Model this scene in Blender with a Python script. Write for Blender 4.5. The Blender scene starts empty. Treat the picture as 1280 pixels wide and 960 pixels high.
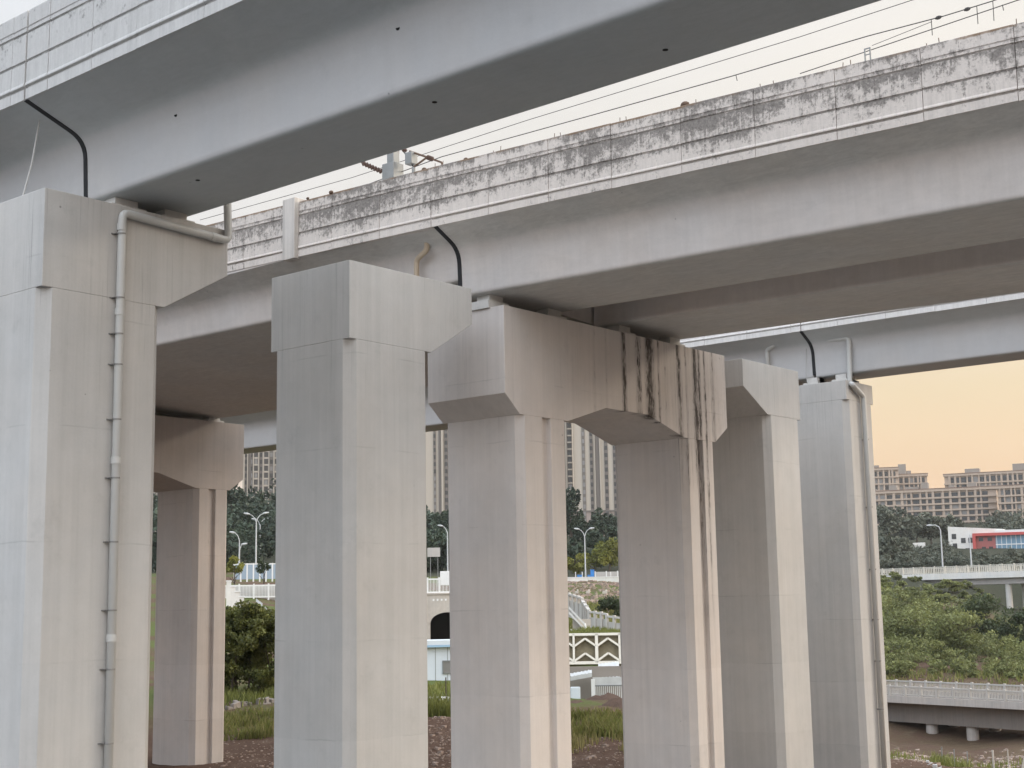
import bpy, bmesh, math, random
from mathutils import Vector, Matrix, noise as mnoise
R_ = math.radians
scene = bpy.context.scene
COL = scene.collection
rnd = random.Random(7)

# ------------------------------------------------------------------ camera
F_PX, YAW, PITCH, ROLL = 1792.476, 0.693045, 0.154243, -0.0173083
_f = Vector((math.cos(YAW)*math.cos(PITCH), math.sin(YAW)*math.cos(PITCH), math.sin(PITCH)))
_r0 = Vector((math.sin(YAW), -math.cos(YAW), 0)); _u0 = _r0.cross(_f)
_r = _r0*math.cos(ROLL) + _u0*math.sin(ROLL); _u = _u0*math.cos(ROLL) - _r0*math.sin(ROLL)
cam_d = bpy.data.cameras.new('camera'); cam = bpy.data.objects.new('camera', cam_d); COL.objects.link(cam)
cam.matrix_world = Matrix(((_r.x, _u.x, -_f.x, 0), (_r.y, _u.y, -_f.y, 0), (_r.z, _u.z, -_f.z, 0), (0, 0, 0, 1)))
cam_d.sensor_width = 36; cam_d.lens = 36*F_PX/1280; cam_d.clip_start = .1; cam_d.clip_end = 9000
scene.camera = cam
def ray(px, py): return _f + _r*((px-640)/F_PX) - _u*((py-480)/F_PX)
def at(px, py, dist):            # survey helper: a bearing and a ground distance -> a world point
    d = ray(px, py); return d*(dist/math.hypot(d.x, d.y))
D0, D1 = 21.0, 23.43              # front and rear face of the row of piers

# ------------------------------------------------------------------ node helpers
class NT:
    def __init__(s, name):
        s.m = bpy.data.materials.new(name); s.m.use_nodes = True; s.t = s.m.node_tree
        s.b = s.t.nodes['Principled BSDF']; s.out = s.t.nodes['Material Output']
    def n(s, typ, **kw):
        o = s.t.nodes.new(typ)
        for k, v in kw.items(): setattr(o, k, v)
        return o
    def put(s, sock, v):
        if isinstance(v, (int, float)): sock.default_value = v
        elif isinstance(v, (tuple, list)): sock.default_value = (*v, 1) if len(v) == 3 and len(sock.default_value) == 4 else v
        else: s.t.links.new(v, sock)
    def math(s, op, a, b=0.0, c=None):
        o = s.n('ShaderNodeMath', operation=op); s.put(o.inputs[0], a); s.put(o.inputs[1], b)
        if c is not None: s.put(o.inputs[2], c)
        return o.outputs[0]
    def mix(s, f, a, b, mode='MIX'):
        o = s.n('ShaderNodeMix', data_type='RGBA', blend_type=mode); s.put(o.inputs[0], f); s.put(o.inputs[6], a); s.put(o.inputs[7], b)
        return o.outputs[2]
    def pos(s): return s.n('ShaderNodeNewGeometry').outputs['Position']
    def obj(s): return s.n('ShaderNodeTexCoord').outputs['Object']
    def scale(s, v, sc, off=(0, 0, 0)):
        o = s.n('ShaderNodeMapping'); s.put(o.inputs[0], v); o.inputs['Scale'].default_value = sc; o.inputs['Location'].default_value = off
        return o.outputs[0]
    def noise(s, v, sc, det=4, rough=.55, dist=0):
        o = s.n('ShaderNodeTexNoise'); s.put(o.inputs['Vector'], v); o.inputs['Scale'].default_value = sc
        o.inputs['Detail'].default_value = det; o.inputs['Roughness'].default_value = rough; o.inputs['Distortion'].default_value = dist
        return o.outputs[0]
    def ramp(s, v, stops, interp='LINEAR'):
        o = s.n('ShaderNodeValToRGB'); s.put(o.inputs[0], v); r = o.color_ramp; r.interpolation = interp
        while len(r.elements) < len(stops): r.elements.new(.5)
        for e, (p, c) in zip(r.elements, stops):
            e.position = p; e.color = (c, c, c, 1) if isinstance(c, (int, float)) else (*c, 1)
        return o.outputs[0]
    def step(s, v, lo, hi):
        o = s.n('ShaderNodeMapRange', interpolation_type='SMOOTHSTEP'); s.put(o.inputs[0], v); o.inputs[1].default_value = lo; o.inputs[2].default_value = hi
        return o.outputs[0]
    def sep(s, v):
        o = s.n('ShaderNodeSeparateXYZ'); s.put(o.inputs[0], v); return o.outputs
    def bump(s, h, dist, strength=1):
        o = s.n('ShaderNodeBump'); s.put(o.inputs['Height'], h); o.inputs['Distance'].default_value = dist; o.inputs['Strength'].default_value = strength
        s.put(s.b.inputs['Normal'], o.outputs[0])
    def done(s, col, rough=.85, spec=.25):
        s.put(s.b.inputs['Base Color'], col); s.put(s.b.inputs['Roughness'], rough); s.b.inputs['Specular IOR Level'].default_value = spec
        return s.m

def m_concrete(name, base, mott=.22, streak=.18, lifts=.25, warm=.06, stains=None, grain=0, lift_step=1.95, drips=0.0):
    t = NT(name); P = t.pos(); x, y, z = t.sep(P)
    big = t.noise(P, .32, 5, .6); mid = t.noise(P, 2.3, 5, .65)
    fine = t.noise(P, 28, 3, .6)
    st = t.noise(t.scale(P, (5.5, 5.5, .16)), 1, 4, .6); st2 = t.noise(t.scale(P, (17, 17, .22)), 1, 3, .6)
    v = t.math('MULTIPLY_ADD', t.math('SUBTRACT', big, .5), mott*1.5, 1.0)
    v = t.math('MULTIPLY_ADD', t.math('SUBTRACT', mid, .5), mott*.75, v)
    v = t.math('MULTIPLY_ADD', t.math('SUBTRACT', fine, .5), .10, v)
    v = t.math('MULTIPLY_ADD', t.math('SUBTRACT', st, .5), streak*1.3, v)
    v = t.math('MULTIPLY_ADD', t.math('SUBTRACT', st2, .5), streak*.6, v)
    if lifts:
        zz = t.math('MULTIPLY_ADD', t.noise(P, 1.1, 3), .10, t.math('ADD', z, t.math('MULTIPLY', t.n('ShaderNodeObjectInfo').outputs['Random'], 1.1)))
        fr = t.math('FRACT', t.math('MULTIPLY_ADD', zz, 1/lift_step, 20.31))
        line = t.math('SUBTRACT', 1.0, t.step(t.math('ABSOLUTE', t.math('SUBTRACT', fr, .5)), .0035, .010))
        brk = t.step(t.noise(P, .9, 3), .44, .68)
        v = t.math('MULTIPLY_ADD', t.math('MULTIPLY', line, brk), -lifts*.62, v)
        # each lift of shuttering left a slightly different tone
        tone = t.noise(t.scale(P, (.15, .15, 0), (0, 0, 0)), 1.0, 0)
        lv = t.n('ShaderNodeTexWhiteNoise', noise_dimensions='1D'); t.put(lv.inputs['W'], t.math('FLOOR', t.math('MULTIPLY_ADD', zz, 1/lift_step, 20.81)))
        v = t.math('MULTIPLY_ADD', t.math('SUBTRACT', lv.outputs[0], .5), .05, v)
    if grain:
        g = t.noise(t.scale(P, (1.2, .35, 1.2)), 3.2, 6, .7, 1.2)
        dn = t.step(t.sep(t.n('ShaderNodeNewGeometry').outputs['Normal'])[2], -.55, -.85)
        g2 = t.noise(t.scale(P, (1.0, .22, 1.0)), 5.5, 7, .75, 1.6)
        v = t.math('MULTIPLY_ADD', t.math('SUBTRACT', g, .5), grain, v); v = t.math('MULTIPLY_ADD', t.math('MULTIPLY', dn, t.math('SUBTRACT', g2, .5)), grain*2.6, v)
    vo = t.n('ShaderNodeTexVoronoi', feature='F1'); t.put(vo.inputs['Vector'], P); vo.inputs['Scale'].default_value = 1.5
    spot = t.math('MULTIPLY', t.math('SUBTRACT', 1.0, t.step(vo.outputs['Distance'], .022, .036)), t.step(t.sep(vo.outputs['Color'])[0], .62, .64))
    v = t.math('MULTIPLY_ADD', spot, -.42, v)
    dr = t.math('MULTIPLY', t.step(t.noise(t.scale(P, (19, 19, .30)), 1, 5, .7), .55, .72), t.step(t.math('MULTIPLY_ADD', t.noise(t.scale(P, (2, 2, .1)), 1, 2), 5.5, z), 6.0, 9.8))
    v = t.math('MULTIPLY_ADD', dr, -drips, v)
    blot = t.step(t.noise(P, 1.3, 7, .72), .57, .70); v = t.math('MULTIPLY_ADD', blot, -mott*.32, v)
    pits = t.step(t.noise(P, 9, 2, .5), .72, .80)
    v = t.math('MULTIPLY_ADD', pits, -.06, v)
    hue = t.mix(t.noise(P, .6, 3), tuple(b*(1+k) for b, k in zip(base, (warm, 0, -warm))), tuple(b*(1+k) for b, k in zip(base, (-warm*.6, 0, warm*.6))))
    sc = t.n('ShaderNodeVectorMath', operation='SCALE'); t.put(sc.inputs[0], hue); t.put(sc.inputs['Scale'], v)
    col = sc.outputs[0]
    if grain: col = t.mix(dn, col, t.mix(1.0, col, (.86, .90, .90), 'MULTIPLY'))  # undersides coloured darker and greyer to counter warm bounce from the soil
    if stains: col = stains(t, col, x, y, z, P)
    t.bump(t.math('MULTIPLY_ADD', mid, .6, t.math('MULTIPLY', fine, .5)), .006, .5)
    return t.done(col, t.math('MULTIPLY_ADD', mid, .2, .68))

def px2x(px): return at(px, 430, 1).x*D0/at(px, 430, 1).y
def drip_stains(t, col, x, y, z, P):
    # long black water stains under the leaking joint, on the front of the cap beam
    lo, hi = 28.2, 35.0
    wob = t.math('MULTIPLY_ADD', t.math('SUBTRACT', t.noise(t.scale(P, (.3, .3, 1.1)), 1, 3), .5), .05, x)
    u = t.math('DIVIDE', t.math('SUBTRACT', wob, lo), hi-lo)
    spec = [(742, 2, .22), (757, 1.5, .22), (779, 3, .85), (797, 3.6, .62), (811, 5.5, .92), (822, 1.6, .6), (830, 1.2, .3), (847, 2.6, .8), (856, 1.4, .4), (867, 3.2, .92), (872, 2.0, .8), (879, 1.5, .7), (889, 2.0, .55)]
    line = None
    for part in (spec[0::2], spec[1::2]):
        stops = [(0, 0)]
        for px, w, a in part:
            c = (px2x(px)-lo)/(hi-lo); h = (px2x(px+w*1.5)-px2x(px-w*1.5))/2/(hi-lo)
            stops += [(c-h, 0), (c-h*.15, a), (c+h*.15, a), (c+h, 0)]
        r = t.ramp(u, sorted(stops)); line = r if line is None else t.math('MAXIMUM', line, r)
    halo = t.step(line, 0, .6)
    r1 = t.noise(t.scale(P, (34, 34, 2.6)), 1, 8, .78); r2 = t.noise(t.scale(P, (5, 5, 1.5)), 1, 5, .7)
    rag = t.math('ADD', t.math('MULTIPLY', t.math('SUBTRACT', r1, .5), 3.4), t.math('MULTIPLY', t.math('SUBTRACT', r2, .5), 1.9))
    line = t.math('MULTIPLY', t.step(t.math('ADD', line, t.math('MULTIPLY', rag, t.step(line, 0, .15))), .28, .95), t.math('MULTIPLY_ADD', r2, .9, .45)); line = t.math('MAXIMUM', line, t.math('MULTIPLY', halo, t.math('MULTIPLY_ADD', r1, .5, .02)))
    gen = t.step(t.math('MULTIPLY_ADD', r1, .35, t.noise(t.scale(P, (17, 17, .16)), 1, 6, .75)), .70, .84)
    gen = t.math('MULTIPLY', gen, t.math('MULTIPLY', t.step(x, 30.6, 32.8), .62))
    m = t.math('MAXIMUM', line, gen)
    fade = t.step(t.math('MULTIPLY_ADD', t.noise(t.scale(P, (3, 3, .2)), 1, 2), 4.2, z), 4.6, 6.4)
    low = t.step(t.math('MULTIPLY_ADD', t.noise(t.scale(P, (5, 5, .3)), 1, 2), 6, z), 2.0, 7.0)
    m = t.math('MULTIPLY', m, t.math('MAXIMUM', fade, t.math('MULTIPLY', low, t.step(x, 33.2, 33.5))))
    front = t.step(t.math('SUBTRACT', D0+.4, y), 0, .3)
    m = t.math('MINIMUM', t.math('MULTIPLY', m, front), .93)
    return t.mix(m, col, (.028, .020, .015))

def m_parapet(name, base, mold=1.0, rust=1.0, H=1.45):
    t = NT(name); P = t.pos(); L = t.obj(); x, y, z = t.sep(L); f = t.math('DIVIDE', z, H)     # f: 0 foot .. 1 top
    big = t.noise(P, .8, 4); n1 = t.noise(P, 4.2, 9, .74); n2 = t.noise(P, 19, 5, .7)
    st = t.noise(t.scale(P, (7, 7, .5)), 1, 5, .65); st2 = t.noise(t.scale(P, (24, 24, .9)), 1, 4, .6)
    v = t.math('MULTIPLY_ADD', t.math('SUBTRACT', st, .5), .38, 1.0)
    v = t.math('MULTIPLY_ADD', t.math('SUBTRACT', st2, .5), .34, v)
    v = t.math('MULTIPLY_ADD', t.math('SUBTRACT', n2, .5), .25, v)
    v = t.math('MULTIPLY_ADD', t.math('SUBTRACT', n1, .5), .2, v)
    sc = t.n('ShaderNodeVectorMath', operation='SCALE'); t.put(sc.inputs[0], base); t.put(sc.inputs['Scale'], v); col = sc.outputs[0]
    band = t.ramp(f, [(0, .30), (.11, .35), (.125, .62), (.14, .22), (.33, .48), (.40, .72), (.425, .92), (.44, .50), (.62, .70), (.735, .92), (.76, .52), (.80, .74), (.85, .50), (.97, .74), (1, .95)])
    gate = t.math('MULTIPLY_ADD', t.noise(P, .42, 3), 1.1, -.28)
    dens = t.math('MULTIPLY', t.math('ADD', band, gate), .24*mold)
    spot = t.math('ADD', t.math('MULTIPLY', n1, .45), t.math('MULTIPLY', t.noise(P, 15, 8, .8), .37))
    spot = t.math('MULTIPLY_ADD', st2, .18, spot)
    thr = t.math('SUBTRACT', .665, dens)
    wash = t.step(t.noise(t.scale(P, (9, 9, .35)), 1, 4, .6), .60, .74)       # pale runs where water has washed the mould away
    m = t.n('ShaderNodeMapRange', interpolation_type='SMOOTHSTEP'); t.put(m.inputs[0], t.math('MULTIPLY_ADD', wash, -.06, t.math('SUBTRACT', spot, thr))); m.inputs[1].default_value = 0; m.inputs[2].default_value = .11
    mm = t.math('MULTIPLY', m.outputs[0], t.math('MULTIPLY_ADD', n2, .9, .27))
    # dark line in each groove: rib shade put into the colour, with dirt
    led = t.ramp(f, [(0, 0), (.112, 0), (.118, .75), (.130, .75), (.136, 0), (.408, 0), (.414, .8), (.432, .8), (.438, 0), (.732, 0), (.738, .85), (.756, .85), (.762, 0), (.80, 0), (.804, .5), (.812, .5), (.82, 0)])
    led = t.math('MULTIPLY', led, t.math('MULTIPLY', t.step(t.noise(P, 2.6, 6, .75), .30, .56), min(1, .45+.4*mold)))
    drip = t.math('MULTIPLY', t.step(st, .56, .78), t.math('MULTIPLY', t.step(big, .35, .7), .40*mold))
    mm = t.math('MAXIMUM', t.math('MAXIMUM', mm, led), drip)
    col = t.mix(mm, col, (.055, .049, .044))
    r = t.math('MULTIPLY', t.step(t.math('MULTIPLY_ADD', t.noise(P, 5, 3), .05, f), .985, 1.005), t.math('MULTIPLY', t.step(t.noise(P, 1.3, 4), .40, .62), .7*rust))
    col = t.mix(r, col, (.19, .115, .06))
    t.bump(t.math('ADD', n1, t.math('MULTIPLY', n2, .4)), .012, .6)
    return t.done(col, .9)

def m_plain(name, col, rough=.6, var=.18, sc=3.0, metal=0.0, bump=.0, spec=.3):
    t = NT(name); P = t.pos(); n = t.noise(P, sc, 5, .6); k = t.math('MULTIPLY_ADD', t.math('SUBTRACT', n, .5), var*2, 1.0)
    s = t.n('ShaderNodeVectorMath', operation='SCALE'); t.put(s.inputs[0], col); t.put(s.inputs['Scale'], k)
    t.b.inputs['Metallic'].default_value = metal
    if bump: t.bump(t.noise(P, sc*6, 4), bump)
    return t.done(s.outputs[0], rough, spec)

def m_leaf(name, dark, light, sc=1.2, transl=.25):
    t = NT(name); P = t.pos(); oi = t.n('ShaderNodeObjectInfo').outputs['Random']
    n = t.noise(P, sc, 4, .6); w = t.n('ShaderNodeAttribute', attribute_name='leaf').outputs['Fac']
    k = t.math('MULTIPLY_ADD', w, .55, t.math('MULTIPLY', n, .5))
    k = t.math('MULTIPLY_ADD', t.math('SUBTRACT', oi, .5), .25, k)
    col = t.ramp(k, [(.15, dark), (.85, light)])
    t.done(col, .55, .3)
    tr = t.n('ShaderNodeBsdfTranslucent'); t.put(tr.inputs[0], t.mix(.5, col, light))
    ms = t.n('ShaderNodeMixShader'); ms.inputs[0].default_value = transl
    t.t.links.new(t.b.outputs[0], ms.inputs[1]); t.t.links.new(tr.outputs[0], ms.inputs[2]); t.t.links.new(ms.outputs[0], t.out.inputs[0])
    return t.m

def m_ground():
    t = NT('earth'); P = t.pos(); x, y, z = t.sep(P)
    n1 = t.noise(P, .09, 5, .6); n2 = t.noise(P, .7, 6, .65); n3 = t.noise(P, 5, 6, .7); n4 = t.noise(P, 21, 4, .7)
    d = t.mix(n3, (.055, .033, .024), (.150, .092, .066)); d = t.mix(t.step(n4, .60, .70), d, (.24, .17, .13)); d = t.mix(t.step(n4, .32, .42), (.030, .018, .013), d)
    d = t.mix(t.math('MULTIPLY', t.step(n2, .5, .75), .5), d, (.20, .145, .11))
    g = t.mix(n3, (.035, .052, .015), (.13, .15, .045))
    dist = t.n('ShaderNodeVectorMath', operation='LENGTH'); t.put(dist.inputs[0], P); dv = dist.outputs['Value']
    near = t.mix(n3, (.09, .088, .086), (.19, .185, .18))              # unseen ground, greyed to keep brown bounce off the girder undersides
    near = t.mix(t.math('MULTIPLY', t.step(dv, 18, 24), t.step(x, 19, 25)), near, t.mix(n3, (.19, .178, .162), (.36, .34, .31))); d = t.mix(t.step(dv, 39, 44), near, d)  # unseen pale strip, added to bounce light onto the twin-box undersides
    gm = t.math('MULTIPLY', t.step(dv, 62, 80), t.step(t.math('ADD', n1, t.math('MULTIPLY', n2, .5)), .66, .82))
    gm = t.math('MULTIPLY', gm, t.math('SUBTRACT', 1.0, t.math('MULTIPLY', t.step(z, -6.4, -8.0), .85)))
    g = t.mix(t.step(dv, 235, 275), g, t.mix(n3, (.026, .029, .019), (.052, .053, .035)))
    gm = t.math('MAXIMUM', gm, t.step(dv, 235, 275))
    t.bump(t.math('ADD', n3, t.math('MULTIPLY', n4, .5)), .08, .8)
    return t.done(t.mix(gm, d, g), .95, .1)

M = {}
M['pier'] = m_concrete('pier_concrete', (.46, .447, .428), streak=.19, warm=.035, drips=.34)
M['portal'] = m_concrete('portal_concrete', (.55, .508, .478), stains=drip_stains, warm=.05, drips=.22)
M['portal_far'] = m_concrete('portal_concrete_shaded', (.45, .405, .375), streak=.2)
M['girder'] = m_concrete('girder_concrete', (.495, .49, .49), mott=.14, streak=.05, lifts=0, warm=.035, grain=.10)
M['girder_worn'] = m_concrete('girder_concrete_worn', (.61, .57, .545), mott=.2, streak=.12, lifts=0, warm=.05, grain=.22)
M['parB'] = m_parapet('parapet_mouldy', (.57, .515, .47), 1.0, 1.0)
M['parA'] = m_parapet('parapet_clean', (.50, .49, .475), .62, .0, 1.69)
M['parC'] = m_parapet('parapet_pale', (.60, .58, .56), .25, .2)
M['pilaster'] = m_concrete('pilaster_concrete', (.45, .42, .39), mott=.3, streak=.8, lifts=0)
M['seal'] = m_plain('joint_seal', (.028, .028, .030), .8, .3, 8)
M['pvc'] = m_plain('pipe_pvc', (.47, .465, .445), .35, .06, 2)
M['pvc_old'] = m_plain('pipe_pvc_yellowed', (.48, .39, .29), .45, .12, 3)
M['clamp'] = m_plain('clamp_steel', (.24, .235, .225), .5, .3, 20, .5)
M['rust'] = m_plain('rusty_steel', (.105, .066, .045), .8, .4, 15)
M['galv'] = m_plain('galvanised_steel', (.24, .245, .24), .6, .15, 6, .5)
M['wire'] = m_plain('wire', (.045, .042, .04), .6, .1)
M['insul'] = m_plain('insulator', (.075, .045, .035), .35, .2, 10)
M['rope'] = m_plain('rope', (.42, .41, .39), .8, .15, 20)
M['hole'] = m_plain('dark_hole', (.012, .011, .010), .9, .1)
M['pad'] = m_plain('bearing_block', (.56, .54, .51), .85, .15, 6)
M['white'] = m_plain('white_paint', (.72, .71, .69), .6, .1, 1)
M['lampw'] = m_plain('lamp_paint', (.47, .475, .48), .4, .06, 1)
M['whitewall'] = m_concrete('white_wall', (.66, .64, .60), lifts=0)
M['stone'] = m_concrete('stone_wall', (.46, .42, .37), mott=.35, lifts=.35, lift_step=.9)
M['grey'] = m_concrete('grey_balustrade', (.43, .41, .385), lifts=0)
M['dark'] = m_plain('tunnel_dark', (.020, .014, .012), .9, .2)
M['towerw'] = m_plain('tower_render', (.44, .385, .32), .8, .06, .05)
M['towerd'] = m_plain('tower_base_render', (.31, .25, .22), .8, .08, .05)
M['towerg'] = m_plain('tower_recess', (.15, .13, .115), .8, .08, .05)
M['win'] = m_plain('window_glass', (.035, .034, .033), .25, .35, .3, spec=.5)
M['winp'] = m_plain('window_glass_pale', (.20, .19, .18), .3, .35, .3, spec=.5)
M['apt'] = m_plain('apartment_render', (.42, .33, .26), .8, .08, .05)
M['aptd'] = m_plain('apartment_dark', (.26, .23, .20), .8, .15, .1)
M['apt_roof'] = m_plain('apartment_roof', (.20, .13, .10), .8, .1, .1)
M['red'] = m_plain('red_cladding', (.46, .085, .075), .5, .06, .2)
M['redwall'] = m_plain('dull_red_cladding', (.36, .12, .11), .6, .08, .2)
M['blue'] = m_plain('blue_glazing', (.13, .24, .33), .3, .25, .5, spec=.5)
M['bluep'] = m_plain('blue_plastic', (.05, .22, .55), .5, .1)
M['glassb'] = m_plain('noise_barrier_glass', (.30, .37, .44), .25, .1, .4, spec=.5)
M['asphalt'] = m_plain('asphalt', (.06, .06, .06), .9, .2, 2)
M['bark'] = m_plain('bark', (.09, .07, .055), .9, .3, 5)
M['debris'] = m_plain('pale_debris', (.50, .50, .49), .7, .2, 2)
M['shedb'] = m_plain('shed_panel', (.62, .66, .70), .5, .07, 1)
M['shedr'] = m_plain('shed_trim', (.33, .48, .62), .5, .07, 1)
M['weather_shade'] = m_concrete('weathered_shaded_concrete', (.22, .195, .175), lifts=0, streak=.3)
M['railp'] = m_plain('weathered_railing', (.44, .41, .375), .8, .12, 1)
M['slabp'] = m_concrete('bridge_slab', (.42, .385, .355), lifts=0, streak=.35)
M['stonesm'] = m_plain('stones', (.30, .23, .19), .9, .35, 3)
M['soil'] = m_plain('bank_soil', (.185, .155, .10), .95, .5, 3, bump=.1)
M['cream'] = m_plain('cream_concrete', (.60, .555, .48), .8, .12, 1.5)
M['earth'] = m_plain('dug_earth', (.10, .062, .045), .95, .45, 4, bump=.1)
M['leaf_bush'] = m_leaf('leaf_bush', (.014, .024, .007), (.27, .28, .075), .9)
M['leaf_dark'] = m_leaf('leaf_dark', (.014, .026, .017), (.055, .078, .046), .15, .1)
M['leaf_lime'] = m_leaf('leaf_lime', (.050, .070, .012), (.27, .26, .055), .5)
M['leaf_hill'] = m_leaf('leaf_hill', (.030, .042, .014), (.25, .265, .095), .16)
M['leaf_tree'] = m_leaf('leaf_tree', (.016, .028, .012), (.080, .100, .042), .3)
M['leaf_far'] = m_leaf('leaf_far', (.050, .060, .044), (.135, .145, .105), .1, .1)
M['grass'] = m_leaf('grass_blade', (.050, .070, .014), (.24, .25, .070), 1.3, .3)
M['grass_dry'] = m_leaf('grass_blade_dry', (.11, .11, .035), (.36, .31, .13), 1.3, .3)
M['ground'] = m_ground()

# ------------------------------------------------------------------ mesh helpers
class MB:
    def __init__(s): s.v = []; s.f = []; s.a = None
    def add(s, vs, fs):
        o = len(s.v); s.v += [Vector(v) for v in vs]; s.f += [[o+i for i in f] for f in fs]; return s
    def box(s, a, b, rot=None, piv=None):
        x0, y0, z0 = a; x1, y1, z1 = b
        vs = [Vector(p) for p in ((x0,y0,z0),(x1,y0,z0),(x1,y1,z0),(x0,y1,z0),(x0,y0,z1),(x1,y0,z1),(x1,y1,z1),(x0,y1,z1))]
        return s.add(vs, [(3,2,1,0),(4,5,6,7),(0,1,5,4),(1,2,6,5),(2,3,7,6),(3,0,4,7)])
    def obox(s, c, ux, uy, uz):     # oriented box from a corner and three edge vectors
        c, ux, uy, uz = map(Vector, (c, ux, uy, uz))
        vs = [c, c+ux, c+ux+uy, c+uy]; vs += [p+uz for p in vs]
        return s.add(vs, [(3,2,1,0),(4,5,6,7),(0,1,5,4),(1,2,6,5),(2,3,7,6),(3,0,4,7)])
    def prism(s, poly, fn, closed=True):   # fn(p, 0|1) -> point ; caps as ngons
        n = len(poly); vs = [fn(p, 0) for p in poly] + [fn(p, 1) for p in poly]
        fs = [(i, (i+1) % n, n+(i+1) % n, n+i) for i in range(n)]
        return s.add(vs, fs + [tuple(range(n-1, -1, -1)), tuple(range(n, 2*n))])
    def tube(s, pts, r, seg=10, cap=True):
        pts = [Vector(p) for p in pts]; n = len(pts); rs = r if isinstance(r, (list, tuple)) else [r]*n
        o = len(s.v); up = None
        for i, p in enumerate(pts):
            d = (pts[min(i+1, n-1)]-pts[max(i-1, 0)]).normalized()
            if up is None: up = d.orthogonal().normalized()
            else:
                up = (up - d*up.dot(d))
                up = up.normalized() if up.length > 1e-5 else d.orthogonal().normalized()
            w = d.cross(up)
            for k in range(seg):
                a = 2*math.pi*k/seg; s.v.append(p + (up*math.cos(a)+w*math.sin(a))*rs[i])
        for i in range(n-1):
            for k in range(seg):
                k2 = (k+1) % seg; s.f.append([o+i*seg+k, o+i*seg+k2, o+(i+1)*seg+k2, o+(i+1)*seg+k])
        if cap: s.f.append([o+k for k in range(seg-1, -1, -1)]); s.f.append([o+(n-1)*seg+k for k in range(seg)])
        return s
    def ball(s, c, r, seg=10, ring=6):
        c = Vector(c); rr = Vector(r) if not isinstance(r, (int, float)) else Vector((r, r, r))
        pts = [c+Vector((0, 0, rr.z*math.cos(math.pi*i/ring))) for i in range(ring+1)]
        o = len(s.v)
        for i in range(ring+1):
            q = max(math.sin(math.pi*i/ring), .02)
            for k in range(seg):
                a = 2*math.pi*k/seg; s.v.append(pts[i]+Vector((rr.x*q*math.cos(a), rr.y*q*math.sin(a), 0)))
        for i in range(ring):
            for k in range(seg): s.f.append([o+i*seg+k, o+(i+1)*seg+k, o+(i+1)*seg+(k+1) % seg, o+i*seg+(k+1) % seg])
        return s
    def build(s, name, mat, parent=None, org=None, bevel=0, smooth=False, fix=True):
        off = Vector(parent.matrix_basis.translation) if (parent is not None and org is None) else (Vector(org) if org is not None else None)
        if parent is not None and parent.parent is not None and org is None: off = off + parent.parent.matrix_basis.translation
        if parent is None and org is None:
            xs = [v.x for v in s.v]; ys = [v.y for v in s.v]; off = Vector(((min(xs)+max(xs))/2, (min(ys)+max(ys))/2, min(v.z for v in s.v)))
        me = bpy.data.meshes.new(name); me.from_pydata([v-off for v in s.v], [], s.f)
        if s.a: at_ = me.attributes.new('leaf', 'FLOAT', 'FACE'); at_.data.foreach_set('value', s.a)
        if fix and len(s.f) < 20000:
            b = bmesh.new(); b.from_mesh(me); bmesh.ops.recalc_face_normals(b, faces=b.faces)
            if bevel: bmesh.ops.bevel(b, geom=[e for e in b.edges if len(e.link_faces) == 2 and e.calc_face_angle(0) > .3], offset=bevel, segments=2, affect='EDGES', profile=.6)
            b.to_mesh(me); b.free()
        if smooth: me.shade_smooth()
        if name == 'box_girder': me.shade_smooth(); me.set_sharp_from_angle(angle=.5)
        me.materials.append(M[mat] if isinstance(mat, str) else mat)
        o = bpy.data.objects.new(name, me); COL.objects.link(o)
        if parent is not None: o.parent = parent
        else: o.location = off
        return o
def tag(o, label=None, cat=None, group=None, kind=None):
    for k, v in (('label', label), ('category', cat), ('group', group), ('kind', kind)):
        if v: o[k] = v
    return o
def thing(name, loc, label, cat, group=None):
    o = bpy.data.objects.new(name, None); COL.objects.link(o); o.location = loc; o.empty_display_size = .3
    return tag(o, label, cat, group)

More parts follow.
